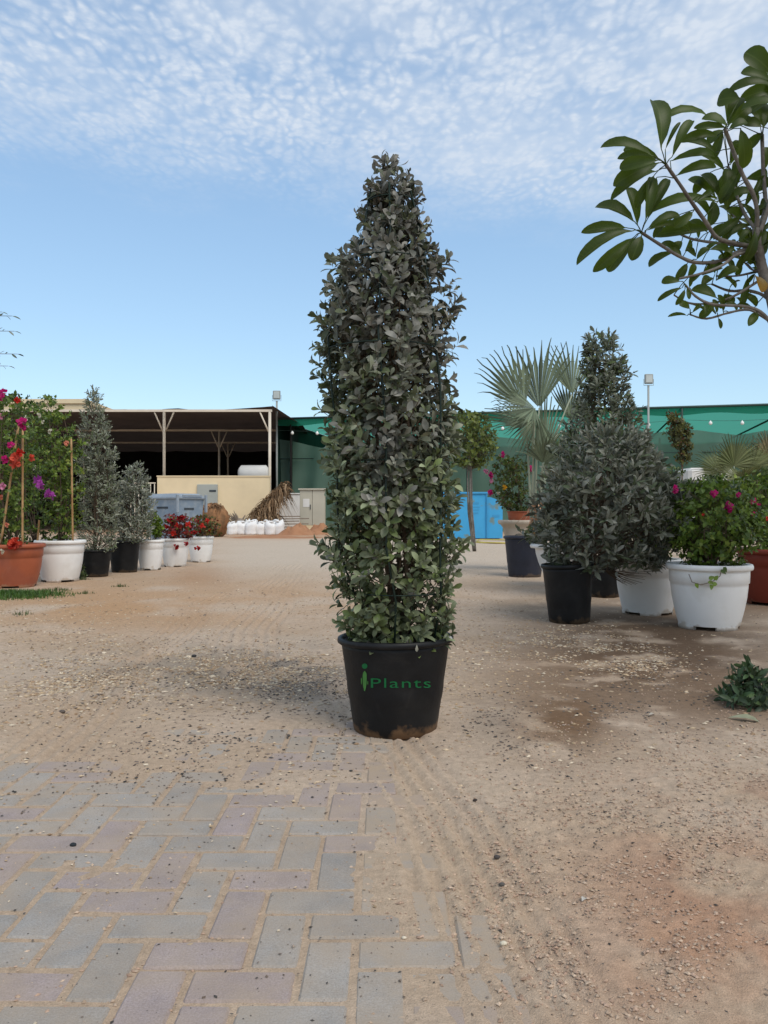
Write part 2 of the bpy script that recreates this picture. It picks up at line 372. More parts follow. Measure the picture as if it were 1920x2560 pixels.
# herringbone paving; every paver is a piece of its own
def paver_mat():
    m = bpy.data.materials.new('concrete_paver'); m.use_nodes = True; nt = m.node_tree; N = nt.nodes; L = nt.links; b = N['Principled BSDF']
    b.inputs['Roughness'].default_value = .9; b.inputs['Specular IOR Level'].default_value = .15
    oi = N.new('ShaderNodeObjectInfo'); rp = N.new('ShaderNodeValToRGB'); rp.color_ramp.interpolation = 'CONSTANT'; E = rp.color_ramp.elements
    cols = [(.285,.28,.27),(.32,.315,.305),(.325,.268,.275),(.27,.268,.262),(.335,.28,.285),(.345,.335,.32),(.30,.257,.268),(.30,.297,.29)]
    E[0].color = (*cols[0], 1); E[0].position = 0; E[1].color = (*cols[1], 1); E[1].position = 1/8
    for k in range(2, 8): e = E.new(k/8); e.color = (*cols[k], 1)
    L.new(oi.outputs['Random'], rp.inputs[0])
    ge = N.new('ShaderNodeNewGeometry')
    def nz(sc, det=4, rough=.6):
        n = N.new('ShaderNodeTexNoise'); n.inputs['Scale'].default_value = sc; n.inputs['Detail'].default_value = det; n.inputs['Roughness'].default_value = rough; L.new(ge.outputs['Position'], n.inputs['Vector']); return n.outputs[0]
    def mr(x, a, bb, lo, hi):
        n = N.new('ShaderNodeMapRange'); n.inputs[1].default_value = a; n.inputs[2].default_value = bb; n.inputs[3].default_value = lo; n.inputs[4].default_value = hi; L.new(x, n.inputs[0]); return n.outputs[0]
    h = N.new('ShaderNodeHueSaturation'); L.new(rp.outputs[0], h.inputs['Color']); L.new(mr(nz(260, 5, .8), .3, .7, .60, 1.38), h.inputs['Value'])
    h2 = N.new('ShaderNodeHueSaturation'); L.new(h.outputs[0], h2.inputs['Color']); L.new(mr(nz(9, 5, .6), .3, .7, .84, 1.14), h2.inputs['Value'])
    # film of blown sand
    mx = N.new('ShaderNodeMix'); mx.data_type = 'RGBA'; L.new(mr(nz(6, 6, .65), .33, .66, .18, .64), mx.inputs[0]); L.new(h2.outputs[0], mx.inputs[6]); mx.inputs[7].default_value = (.42,.325,.235,1)
    du = N.new('ShaderNodeAttribute'); du.attribute_type = 'OBJECT'; du.attribute_name = 'dust'
    dm = N.new('ShaderNodeMath'); dm.operation = 'MULTIPLY'; L.new(du.outputs['Fac'], dm.inputs[0]); L.new(mr(nz(16, 5, .65), .3, .6, .25, 1.0), dm.inputs[1])
    mx2 = N.new('ShaderNodeMix'); mx2.data_type = 'RGBA'; L.new(dm.outputs[0], mx2.inputs[0]); L.new(mx.outputs[2], mx2.inputs[6]); mx2.inputs[7].default_value = (.43,.325,.225,1)
    L.new(mx2.outputs[2], b.inputs['Base Color'])
    bp = N.new('ShaderNodeBump'); bp.inputs['Strength'].default_value = .6; bp.inputs['Distance'].default_value = .005; L.new(nz(240, 4, .7), bp.inputs['Height']); L.new(bp.outputs[0], b.inputs['Normal'])
    return m
MT['paver'] = paver_mat()
bed = MB().box((-1.75, 1.16, -.09), (.95, 3.3, -.062)).build('paving', MT['soil']); bed['kind'] = 'structure'
pm = [mesh('paver', *(lambda b: (b.v, b.f))(MB().cbox((-.0965+e, -.0465, -.06), (.0965, .0465-e, 0), .005))) for e in (0, .002, .0035)]
for m_ in pm: m_.materials.append(MT['paver'])
cell = .1025; ox, oy = -.777 - cell*.0, 1.939
nb = 0
for j in range(-8, 16):
    for i in range(-14, 20):
        k = (i + j) % 4
        if k == 0: c = (ox + (i + .0)*cell + 0, oy + j*cell); rz = 0; c = (c[0], c[1])
        elif k == 2: c = (ox + (i + .5 - 1 + 1)*cell - 0, oy + (j + .5)*cell); rz = math.pi/2; c = (ox + (i - .5)*cell, oy + (j + .5)*cell)
        else: continue
        x, y = c
        if y < 1.2 or y > 3.12 or x > .62 or x < -(.4923*y + .16): continue
        ex_ = float(exposure_field(np.array([x]), np.array([y]))[0])
        if ex_ < .12: continue
        o = ob('paver', pm[random.randrange(3)], None, bed, (x + random.uniform(-.0015,.0015), y + random.uniform(-.0015,.0015), random.uniform(-.0022, .0012)),
               (random.uniform(-.008,.008), random.uniform(-.008,.008), rz + random.choice((0, math.pi)) + random.uniform(-.012,.012))); nb += 1; o['dust'] = min(.95, max(0, 1.02-ex_) + .12*random.random())
print('pavers', nb)

# loose stones and wood chips scattered on the sand
def stones(name, pts, sizes, cols, mt, label, flat=.6):
    n = len(pts); t = np.array([(1,0,0),(0,1,0),(-1,0,0),(0,-1,0),(0,0,1),(0,0,-1)], float)
    f = np.array([(0,1,4),(1,2,4),(2,3,4),(3,0,4),(1,0,5),(2,1,5),(3,2,5),(0,3,5)])
    V = np.repeat(t[None], n, 0) * (1 + .45*(rng.random((n, 6, 1))-.5))
    V *= np.stack([1+.7*rng.random(n), .7+.4*rng.random(n), flat*(.5+.6*rng.random(n))], -1)[:, None, :]
    a = rng.random(n)*6.283; ca, sa = np.cos(a), np.sin(a)
    X = V[...,0]*ca[:,None]-V[...,1]*sa[:,None]; Y = V[...,0]*sa[:,None]+V[...,1]*ca[:,None]
    V = np.stack([X, Y, V[...,2]], -1)*sizes[:,None,None] + pts[:,None,:]
    Fc = (f[None] + (np.arange(n)*6)[:,None,None]).reshape(-1, 3)
    o = ob(name, mesh(name, V.reshape(-1,3), Fc, False, np.repeat(cols, 6, 0)), mt); tag(o, label, 'gravel', kind='stuff'); return o
MT['gravel'] = mat('loose_stone', (.4,.35,.3), .9, .2, 200, .2, 200, attr=True, spec=.15)
def scatter(n, dens):
    out = []
    while sum(len(o) for o in out) < n:
        py = rng.uniform(1400, 2560, 60000); px = rng.uniform(-60, 1980, 60000)
        y = HC*F/(py-1280); x = (px-960)/F*y
        w = dens(px, py, x, y); k = rng.random(60000) < w; out.append(np.stack([x[k], y[k], px[k], py[k]], -1))
    return np.concatenate(out)[:n]
def g2(px, py, cx, cy, rx, ry): return np.exp(-(((px-cx)/rx)**2 + ((py-cy)/ry)**2))
def dens_light(px, py, x, y):
    w = .9*g2(px,py,520,1670,360,65) + .9*g2(px,py,650,1680,140,30) + .6*g2(px,py,200,1720,140,50) + g2(px,py,1480,1630,150,45) + .9*g2(px,py,1400,1590,120,40)+.9*g2(px,py,1620,1670,70,25) + .5*g2(px,py,120,1560,200,60)+.5*g2(px,py,700,1500,250,40) + .3*g2(px,py,1200,1600,120,120)+.045
    return w*np.clip(fbm(x,y,7,3,5)*1.9-.5,0,1)*np.clip((2450-py)/800,.02,1)**1.8
def dens_dark(px, py, x, y):
    w = .8*g2(px,py,500,1700,380,70) + g2(px,py,800,1710,110,50) + .5*g2(px,py,1270,1830,110,70) + .55*g2(px,py,500,1900,300,60) + .9*g2(px,py,1640,1680,110,35)+.45*g2(px,py,1600,1780,220,80)+.35*g2(px,py,1550,2120,330,160)+.04
    return w*np.clip(fbm(x,y,6,3,9)*1.9-.5,0,1)*np.clip((2900-py)/1100,.08,1)
for nm, n, dn, pal, lab, (s0, s1) in (
    ('pale_gravel', 20000, dens_light, [(.47,.36,.24),(.40,.29,.18),(.55,.46,.34),(.34,.23,.14),(.28,.22,.17)], 'pale stone chips strewn across the sandy yard', (.0035,.0115)),
    ('dark_gravel', 9000, dens_dark, [(.10,.09,.08),(.06,.055,.05),(.16,.12,.09),(.2,.16,.13)], 'dark grit and crumbs strewn across the sandy yard', (.0020,.0085))):
    p = scatter(n, dn); sz = s0 + (s1-s0)*rng.random(n)**2.6; sz *= np.clip((2350-p[:,3])/550, .42, 1)
    z = gh(p[:,0], p[:,1]); e = exposure_field(p[:,0], p[:,1]); z = np.where(e > .3, np.maximum(z, .0005), z)
    cs = np.array(pal)[rng.integers(0, len(pal), n)]*(.75+.5*rng.random((n,1)))
    stones(nm, np.stack([p[:,0], p[:,1], z + sz*.15], -1), sz, cs, MT['gravel'], lab)

def dens_crumb(px, py, x, y):
    w = .9*g2(px,py,1500,2130,330,190) + .6*g2(px,py,1800,1950,220,200) + .5*g2(px,py,1500,2450,300,90) + .35*g2(px,py,1450,1850,220,80) + .05
    return w*np.clip(fbm(x,y,9,3,19)*2.2-.65,0,1)
n = 12000; p = scatter(n, dens_crumb); sz = .0012+.0040*rng.random(n)**2; z = gh(p[:,0], p[:,1])
stones('soil_crumbs', np.stack([p[:,0], p[:,1], z+sz*.3], -1), sz, np.array([(.46,.34,.245),(.39,.265,.19),(.42,.29,.21),(.49,.37,.27)])[rng.integers(0,4,n)]*(.75+.4*rng.random((n,1))), MT['gravel'], 'crumbly reddish soil clods over the sand lower right', .8)

# ------------------------------------------------------------------ leaves
def leaf_tpl(kind):
    if kind == 'obovate':   rows = [(0,.02,0),(.28,.12,.03),(.6,.225,.02),(.85,.17,-.05),(1,.012,-.13)]
    elif kind == 'lance':   rows = [(0,.02,0),(.4,.16,.02),(.75,.14,-.02),(1,.01,-.10)]
    elif kind == 'heart':   rows = [(0,.05,0),(.22,.34,.02),(.55,.30,-.02),(1,.01,-.12)]
    elif kind == 'petal':   rows = [(0,.06,0),(.4,.36,.10),(.8,.26,.12),(1,.03,.08)]
    elif kind == 'plumeria':rows = [(0,.012,0),(.06,.02,.0),(.2,.09,.03),(.42,.15,.05),(.65,.185,.045),(.80,.172,.02),(.90,.14,-.005),(.965,.09,-.025),(.993,.04,-.04),(1,.006,-.045)]
    V = []; Fc = []
    for (t, w, z) in rows: V += [(-w, t, z + w*.28), (0, t, z), (w, t, z + w*.28)]
    for r in range(len(rows)-1):
        a = r*3; Fc += [(a, a+1, a+4, a+3), (a+1, a+2, a+5, a+4)]
    return np.array(V), np.array(Fc)
TPL = {k: leaf_tpl(k) for k in ('obovate','lance','heart','petal','plumeria')}
def leaf_verts(kind, pos, d, nrm, size, wid=None):
    T, Fc = TPL[kind]; d = d/np.linalg.norm(d, axis=1, keepdims=True)
    x = np.cross(d, nrm); x /= np.linalg.norm(x, axis=1, keepdims=True)+1e-9; z = np.cross(x, d)
    w = np.ones(len(pos)) if wid is None else wid
    V = pos[:,None,:] + size[:,None,None]*(T[None,:,0:1]*w[:,None,None]*x[:,None,:] + T[None,:,1:2]*d[:,None,:] + T[None,:,2:3]*z[:,None,:])
    n = len(T); FF = (Fc[None] + (np.arange(len(pos))*n)[:,None,None]).reshape(-1, Fc.shape[1])
    return V.reshape(-1,3), FF, n
def leaves_mesh(name, kind, pos, d, nrm, size, cols, wid=None):
    V, FF, n = leaf_verts(kind, pos, d, nrm, size, wid)
    return mesh(name, V, FF, True, np.repeat(cols, n, 0))
def unit(v): return v/(np.linalg.norm(v, axis=-1, keepdims=True)+1e-9)
def sprig_leaves(c, a, n, L, ln, th=(25, 80)):
    """n leaves spiralling round each twig tip (c = twig base, a = axis)"""
    m = len(c); k = np.tile(np.arange(n), m); C = np.repeat(c, n, 0); A = np.repeat(unit(a), n, 0)
    t = (k + .5)/n; ph = k*2.39996 + np.repeat(rng.random(m)*6.283, n) + rng.normal(0,.3,m*n)
    ref = np.where(np.abs(A[:,2:3]) < .9, np.array([[0,0,1.]]), np.array([[1.,0,0]])); u = unit(np.cross(A, ref)); v = np.cross(A, u)
    th_ = np.radians(th[1] + (th[0]-th[1])*t + rng.normal(0,12,m*n))[:,None]
    rad = u*np.cos(ph)[:,None] + v*np.sin(ph)[:,None]
    d = A*np.cos(th_) + rad*np.sin(th_); nr = A*np.sin(th_) - rad*np.cos(th_) + rng.normal(0,.25,(m*n,3))
    pos = C + A*(t*ln)[:,None]; size = L*(.5+.7*rng.random(m*n))*(1-.35*t**3)
    return pos, d, nr, size, np.repeat(np.arange(m), n)
def palette(n, cols, wts, jit=.2):
    c = np.array(cols)[rng.choice(len(cols), n, p=np.array(wts)/sum(wts))]; return c*(1-jit+2*jit*rng.random((n,1)))

# ------------------------------------------------------------------ pots
def planter(name, label, mtk, loc, Rr, H, group=None, cat='plant pot', rz=0, mud=False, tilt=None):
    """moulded planter: bulging body under a broad flat band and rolled rim, standing on four feet"""
    t = thing(name, label, cat, loc, rz, group); mt = MT[mtk]
    b = MB().lathe([(.70*Rr,.055*H),(.735*Rr,.13*H),(.80*Rr,.30*H),(.855*Rr,.48*H),(.885*Rr,.66*H),(.885*Rr,.70*H),(.915*Rr,.715*H),(.925*Rr,.90*H),(.90*Rr,.93*H),(.86*Rr,.93*H),(.84*Rr,.80*H)], 44, close=False)
    b.lathe([(.0,.07*H),(.70*Rr,.055*H)], 44, close=False); b.build('body', mt, t, True)
    MB().lathe([(.88*Rr,.905*H),(.985*Rr,.915*H),(1.0*Rr,.935*H),(1.0*Rr,.975*H),(.975*Rr,1.0*H),(.90*Rr,1.0*H),(.862*Rr,.975*H),(.855*Rr,.905*H)], 44, close=False).build('rim', mt, t, True)
    for k in range(4):
        q = math.pi/4 + k*math.pi/2 + .3
        MB().lathe([(.60*Rr,.06*H),(.60*Rr,0),(.715*Rr,0),(.725*Rr,.065*H)], 8, a0=q-.42, a1=q+.42, close=False).build('foot', mt, t, True)
    MB().lathe([(0,.86*H),(.4*Rr,.865*H),(.852*Rr,.85*H)], 30, close=False).build('soil', MT['soil'], t)
    return t
def nursery_pot(name, label, mtk, loc, Rt, Rb, H, group=None, tilt=(0,0,0), wob=None, cat='plant pot'):
    t = thing(name, label, cat, loc, 0, group); t.rotation_euler = tilt; mt = MT[mtk]
    pr = [(Rb*.93,0.0),(Rb*.99,.006)]
    for k in range(1, 14):
        z = k/13; r = Rb + (Rt*.935-Rb)*z + (.0022 if k in (5, 6) else 0); pr.append((r, .012 + (H*.955-.012)*z))
    pr += [(Rt*.905,H*.955),(Rt*.87,H*.8)]
    MB().lathe(pr, 56, wob=wob, close=False).lathe([(0,.004),(Rb*.93,0)], 56, close=False).build('body', mt, t, True)
    MB().lathe([(Rt*.90,H*.925),(Rt*.965,H*.93),(Rt*.995,H*.945),(Rt,H*.965),(Rt*.99,H*.99),(Rt*.96,H),(Rt*.925,H*.99),(Rt*.905,H*.96)], 56, wob=wob, close=False).build('rim', mt, t, True)
    MB().lathe([(0,H*.86),(Rt*.5,H*.87),(Rt*.90,H*.855)], 30, close=False).build('soil', MT['soil'], t)
    return t

# ------------------------------------------------------------------ generic leafy shrub
def profile_fn(prof, d):
    z = np.array([HC + (1280-p[0])/F*d for p in prof]); l = np.array([(p[1]-960)/F*d for p in prof]); r = np.array([(p[2]-960)/F*d for p in prof])
    o = np.argsort(z); z, l, r = z[o], l[o], r[o]
    return z, lambda q: np.interp(q, z, l), lambda q: np.interp(q, z, r)
def shrub(name, label, cat, base, d, prof, nsprig, nleaf, L, ln, kind, cols, wts, mt='leaf', stems=5, group=None, shell=(.55,1.0), th=(25,80), up=.7, shrink=.7,
          leafobj=0, depth=.95, jit=.2, stray=.22, colfn=None, stem_r=.012, barkm='bark', nomask=None):
    """prof: rows (py, left px, right px) of the crown as seen at distance d"""
    t = thing(name, label, cat, base, 0, group); B = Vector(base)
    z, lf, rf = profile_fn(prof, d)
    # density proportional to the surface
    zz = np.linspace(z[0], z[-1], 200); w = np.maximum((rf(zz)-lf(zz)), .02); cz = np.cumsum(w); cz /= cz[-1]
    q = np.interp(rng.random(nsprig), cz, zz); ph = rng.random(nsprig)*2*math.pi
    l, r = lf(q), rf(q); cx = (l+r)/2; rad = np.maximum((r-l)/2 - L*shrink, .01)
    rr = shell[0] + (shell[1]-shell[0])*rng.random(nsprig)**.55
    st_ = rng.random(nsprig) < .07; rr = np.where(st_, 1.0+stray*rng.random(nsprig), rr)
    rr *= 1 + .20*(fbm(ph*2.0, q*7, 1, 2, 31)-.5)*2
    c = np.stack([cx + rad*rr*np.cos(ph), d + rad*depth*rr*np.sin(ph), q], -1)
    a = unit(np.stack([np.cos(ph), np.sin(ph), np.full(nsprig, up)], -1) + rng.normal(0,.35,(nsprig,3)))
    if nomask is not None: k = nomask(c); c, a = c[k], a[k]
    pos, dr, nr, sz, sid = sprig_leaves(c - a*ln*.5, a, nleaf, L, ln, th)
    k = pos[:,2] > B.z + .02; pos, dr, nr, sz, sid = pos[k], dr[k], nr[k], sz[k], sid[k]
    cs = palette(len(pos), cols, wts, jit); tone = (.8+.4*rng.random(len(c)+1))[sid][:,None]; cs = cs*tone
    if colfn is not None: cs = colfn(pos, cs)
    # stems and twigs
    sb = MB()
    axx = lambda h: float(lf(h)+rf(h))/2
    for s_ in range(stems):
        top = z[0] + (z[-1]-z[0])*random.uniform(.55, .97); q0 = random.random()*6.28; sp = random.uniform(.15,.5)
        pts = []
        for k_ in range(7):
            f_ = k_/6; h = B.z + (top-B.z)*f_; rr_ = (rf(h)-lf(h))/2*sp*min(1, f_*2.2)
            pts.append((axx(h)*min(1, f_*3)+B.x*(1-min(1, f_*3)) + rr_*math.cos(q0) + random.uniform(-.01,.01) + .03*math.cos(q0)*(1-f_), d + (B.y-d)*(1-min(1,f_*3)) + rr_*math.sin(q0) + .03*math.sin(q0)*(1-f_), h))
        sb.tube(pts, [stem_r*(1-.75*k_/6) for k_ in range(7)], 6)
    sb.build('stem', MT[barkm], t, True, ); 
    tw = MB()
    for i in range(0, len(c), 2 if len(c) < 900 else 3):
        h = c[i,2]; x0 = axx(min(max(h-.10*random.random()-.05, z[0]), z[-1])); p0 = Vector((x0 + (c[i,0]-x0)*.25, d + (c[i,1]-d)*.25, max(h - .12, B.z+.02)))
        p1 = Vector(c[i]) + Vector(a[i])*ln*.45; mid = (p0+p1)/2 + Vector((0,0,-.012))
        tw.tube([p0, mid, p1], [stem_r*.28, stem_r*.2, stem_r*.12], 3, False)
    tw.build('twig', MT[barkm], t, True)
    # the leaves that show largest are leaves of their own
    if leafobj:
        score = sz*np.abs(nr[:,1]/(np.linalg.norm(nr,axis=1)+1e-9)) - (pos[:,1]-d)*.12
        big = np.argsort(-score)[:leafobj]; mask = np.ones(len(pos), bool); mask[big] = False
        shades = [cs[i] for i in rng.choice(len(cs), 22, replace=False)]
        for i in big:
            dd = unit(dr[i]); xx = np.cross(dd, nr[i]); xx /= np.linalg.norm(xx); nz_ = np.cross(xx, dd)
            key = int(np.argmin([np.sum((s_-cs[i])**2) for s_ in shades]))
            mk = f'leaf_{name}_{kind}_{key}'
            me = LEAFCACHE.get(mk)
            if me is None:
                T, Fc = TPL[kind]; me = mesh('leaf', T, Fc, True, np.repeat([shades[key]], len(T), 0)); me.materials.append(MT[mt]); LEAFCACHE[mk] = me
            M4 = Matrix(((xx[0],dd[0],nz_[0],0),(xx[1],dd[1],nz_[1],0),(xx[2],dd[2],nz_[2],0),(0,0,0,1))) @ Matrix.Scale(float(sz[i]), 4)
            M4.translation = Vector(pos[i]) - B
            o = ob('leaf', me, None, t); o.matrix_basis = M4
        pos, dr, nr, sz, cs = pos[mask], dr[mask], nr[mask], sz[mask], cs[mask]
    fo = ob('foliage', leaves_mesh('foliage', kind, pos, dr, nr, sz, cs), MT[mt], t); fo['kind'] = 'stuff'
    for o in t.children:
        k_ = o.name.split('.')[0]
        if k_ in ('stem','twig','foliage'):
            o.location = -B
            if cat == 'tree' and k_ != 'twig': o.name = {'stem': 'trunk', 'foliage': 'crown'}[k_]
    return t, c, a
LEAFCACHE = {}

# ------------------------------------------------------------------ background: shed, wall, net house
MT['cream'] = mat('cream_render', (.76,.62,.40), .9, .06, 1.5, .15, 40, col2=(.70,.57,.37), c2scale=.9, c2lo=.5, c2hi=.8)
MT['cream_steel'] = mat('cream_painted_steel', (.66,.58,.47), .55, .1, 3, 0)
MT['shed_net'] = mat('brown_shade_net', (.075,.055,.045), .95, .2, 1.2, .3, 8, transl=.12)
MT['gloom_net'] = mat('shed_gloom_net', (.012,.011,.010), 1, .3, 2, .2, 9)  # near-black colour stands for the shade inside the shed
MT['white_paint'] = mat('white_painted_wall', (.66,.64,.60), .85, .1, 2, .1, 20)
MT['grey_steel'] = mat('grey_green_steel', (.36,.38,.345), .5, .08, 2, .05, 10)
MT['cab'] = mat('beige_cabinet_paint', (.47,.44,.35), .6, .08, 2, .05, 10)
MT['bin'] = mat('grey_blue_plastic', (.20,.26,.33), .5, .12, 3, .05, 12, col2=(.27,.32,.37), c2scale=5)
MT['bin_lid'] = mat('bin_lid_plastic', (.25,.29,.33), .55, .15, 5, .1, 12)
MT['bluepaint'] = mat('blue_paint', (.055,.34,.62), .5, .06, 3, .05, 20, col2=(.16,.24,.24), c2scale=2.1, c2lo=.60, c2hi=.66)
MT['blue_edge'] = mat('blue_paint_edge', (.05,.28,.52), .5, .1, 3, 0)
MT['net_roof'] = mat('green_roof_net', (.02,.25,.16), .8, .12, 1, .1, 10, transl=.6, transl_col=(.012,.34,.21), transp=.10)
MT['net_curtain'] = mat('green_curtain_net', (.15,.235,.185), .9, .25, .5, .3, 4, transl=.35, transl_col=(.12,.32,.23), transp=.16)
MT['net_dark'] = mat('dark_green_net', (.012,.05,.036), .95, .2, .8, 0, transl=.2)
MT['green_pole'] = mat('green_steel', (.03,.06,.05), .5, .1, 3, 0)
MT['lamp_grey'] = mat('grey_lamp_housing', (.32,.34,.32), .5, .05, 5, 0)
MT['lamp_glass'] = mat('lamp_glass', (.5,.54,.52), .2, .05, 5, 0)
MT['bulb'] = mat('white_bulb', (.85,.85,.82), .3, 0, 5, 0)
MT['dark'] = mat('dark_mark', (.04,.05,.06), .7, .2, 5, 0)
MT['bag'] = mat('white_woven_bag', (.78,.77,.75), .8, .05, 8, .35, 26)
MT['tan'] = mat('dry_fibre', (.22,.13,.06), .95, .4, 9, .8, 22, col2=(.12,.07,.035))
MT['redsoil'] = mat('red_soil', (.40,.20,.105), .95, .25, 3, .8, 12, col2=(.30,.145,.075))
MT['oldwood'] = mat('old_wood', (.24,.19,.145), .9, .3, 5, .4, 20)
MT['hose'] = mat('yellow_hose', (.55,.44,.10), .5, .1, 6, 0)

DW = 33.0
def wp(px, py, d=DW): return P(px, py, d)
# boundary wall
x0, x1 = wp(393,0).x, wp(674,0).x; zt = wp(0,1192).z
t = thing('boundary_wall', 'low cream rendered wall in front of the brown shade shed', 'wall', (x0, DW, 0))
MB().box((0,0,-.1),(x1-x0,.22,zt)).build('wall_panel', MT['cream'], t)
MB().box((-.02,-.03,zt+.002),(x1-x0+.02,.25,zt+.05)).build('coping', MT['cream'], t)
# meter cabinet hung on it
a, b = wp(494,1211,DW), wp(545,1290,DW)
t = thing('meter_cabinet', 'grey-green steel panel cabinet fixed to the cream wall', 'cabinet', (a.x, DW-.003, b.z))
dr_ = MB().cbox((0,-.10,0),(b.x-a.x,0,a.z-b.z),.012).build('door', MT['grey_steel'], t)
MB().box((.52,-.113,1.02),(.80,-.102,1.10)).build('nameplate', MT['dark'], dr_)
MB().box((.07,-.12,.62),(.10,-.102,.78)).build('handle', MT['dark'], dr_)
# shade shed
zr = wp(0,1020).z
t = thing('shade_shed', 'open brown net-roofed shed on cream forked steel posts', 'shed', (wp(402,0).x, DW+.5, 0)); B = Vector(t.location)
xl, xr = -32.0, wp(677,0).x
n1, n2 = 60, 24; V = []; Fc = []
for j in range(n2+1):
    for i in range(n1+1):
        x = xl + (xr-xl)*i/n1; y = DW+.62 + 23.6*j/n2; s = (i/n1*13) % 1
        V.append((x, y, zr + .05 + .12*math.sin(j/n2*3.14*3)**2 - .05*math.sin(s*math.pi) + .03*math.sin(i*.9+j) + (.13*max(0, (i-56)/4) if j < 3 else 0)))
for j in range(n2):
    for i in range(n1): k = j*(n1+1)+i; Fc.append((k,k+1,k+n1+2,k+n1+1))
ob('roof', mesh('roof', V, Fc, True), MT['shed_net'], t, -B)
V = [(xr, DW+.2, zr+.16), (xr+1.0, DW+3.6, zr-.35), (xr+.2, DW+24, zr-.3), (xr-.1, DW+24, zr+.05)]
ob('roof_flap', mesh('roof_flap', V, [(0,1,2,3)]), MT['shed_net'], t, -B)
for r_, y in enumerate((DW+.5, DW+8.6, DW+16)):
    MB().box((xl, y-.05, zr-.10),(xr-.02, y+.05, zr+.0)).build('beam', MT['cream_steel'], t, loc=-B)
    xp = [-17+ (wp(402,0).x+17) - 4.55*k for k in range(3)] + [wp(402,0).x, wp(670,0).x] if r_ == 0 else ([-16, P(548,0,DW+8.6).x] if r_ == 1 else [-18, P(570,0,DW+16).x])
    for x in xp:
        if r_ == 0 and x < -11.6: continue
        MB().tube([(x,y,0),(x,y,zr-.10)], .062, 10).build('post', MT['cream_steel'], t, True, loc=-B)
        for s in (-1, 1):
            if r_ == 0 and x > wp(660,0).x and s > 0: continue
            MB().tube([(x+s*.05,y,zr-.95),(x+s*.42,y,zr-.11)], .035, 8).build('brace', MT['cream_steel'], t, True, loc=-B)
MB().box((xl,DW+24.1,0),(xr+2.2,DW+24.2,zr+.2)).build('back_net', MT['gloom_net'], t, loc=-B)  # black back and side sheets added to keep the shed interior dark
MB().box((xr+.45,DW+3,0),(xr+.5,DW+24.05,zr-.36)).build('side_net', MT['gloom_net'], t, loc=-B)
MB().box((xl-.1,DW+1.2,0),(xl-.02,DW+24.05,zr+.0)).build('side_net', MT['gloom_net'], t, loc=-B)
# white tank inside the shed
a = P(597,1163,DW+1.8); b = P(672,1163,DW+1.8); zt = a.z
t = thing('water_tank', 'white horizontal tank on a steel stand beyond the cream wall', 'tank', ((a.x+b.x)/2, DW+1.8, 0)); hw = (b.x-a.x)/2
MB().tube([(-hw,0,zt-.38),(-hw+.12,0,zt-.38),(hw-.12,0,zt-.38),(hw,0,zt-.38)], [.24,.38,.38,.24], 22).build('tank_body', MT['white_paint'], t, True)
for sx in (-.6,.6):
    for sy in (-.3,.3): MB().box((sx*hw-.04,sy-.04,0),(sx*hw+.04,sy+.04,zt-.66)).build('stand_leg', MT['green_pole'], t)
MB().box((-hw*.8,-.36,zt-.76),(hw*.8,.36,zt-.72)).build('stand_deck', MT['green_pole'], t)
# cream building behind
a = P(30,998,62); b = P(212,1024,62)
t = thing('cream_building', 'cream flat-roofed building rising behind the shed roof', 'building', (a.x, 62, 0))
MB().box((-8,0,0),(b.x-a.x,8,a.z-.35)).build('wall', MT['cream'], t)
MB().box((-8.1,-.15,a.z-.348),(b.x-a.x+.12,8.1,a.z)).build('parapet', MT['cream'], t)
# railing at the end of the wall
a = P(368,1206,DW-.2); b = P(391,1290,DW-.2)
t = thing('steel_railing', 'pale steel railing closing the gap beside the cream wall', 'railing', (a.x-.9, DW-.2, 0))
w = b.x-a.x+.86; zt2 = a.z
for z in (zt2, .35): MB().box((0,-.03,z-.05),(w,.03,z)).build('rail', MT['cream_steel'], t)
for k in range(8): MB().tube([(.04+k*(w-.08)/7,0,0),(.04+k*(w-.08)/7,0,zt2-.052)], .022, 6).build('baluster', MT['cream_steel'], t, True)

# green net house
A = Vector((-4.97,36.2,0)); Bv = Vector((15.9,31.3,0)); u = (Bv-A).normalized(); n = Vector((-u.y,u.x,0)); LN = 31.0; ZN = 5.17
t = thing('net_house', 'long green shade-net house with dark poles along the back', 'net house', A); Lw = lambda s, k, z: u*s + n*k + Vector((0,0,z))
def sheet(name, fn, ns, nk, mt):
    V = [fn(i/ns, j/nk) for j in range(nk+1) for i in range(ns+1)]
    Fc = [(j*(ns+1)+i, j*(ns+1)+i+1, (j+1)*(ns+1)+i+1, (j+1)*(ns+1)+i) for j in range(nk) for i in range(ns)]
    return ob(name, mesh(name, V, Fc, True), mt, t)
sp = 4.43; nbay = 7
sheet('roof_net', lambda a_, b_: Lw(a_*LN, b_*16, ZN - .12*abs(math.sin(a_*LN/sp*math.pi))*math.sin(min(b_*4,1)*math.pi/2) - .1*b_), 84, 12, MT['net_roof'])
sheet('valance', lambda a_, b_: Lw(a_*LN, .05 + .0*b_, ZN + .015 - b_*(.30 + .05*math.sin(a_*LN*1.9))), 84, 2, MT['net_roof'])
def curt(a_, b_):
    s = a_*LN; f = (s/sp) % 1; top = 4.05 + .22*abs(math.cos(f*math.pi))**1.5 - (.5 if s < 4.4 else 0)*f
    return Lw(s, .35 + .16*math.sin(s*2.3)*(1-b_*.3) + .10*math.sin(s*5.1+b_*3) + .3*b_*(1-b_), .12 + (top-.12)*(1-b_))
sheet('curtain_net', curt, 160, 8, MT['net_curtain'])
sheet('back_net', lambda a_, b_: Lw(a_*LN, 16.2, .1 + (ZN-.2)*(1-b_)), 40, 3, MT['net_dark'])
sheet('end_net', lambda a_, b_: Lw(-.02, .1+a_*16, .1 + (ZN-.16)*(1-b_)), 20, 3, MT['net_dark'])
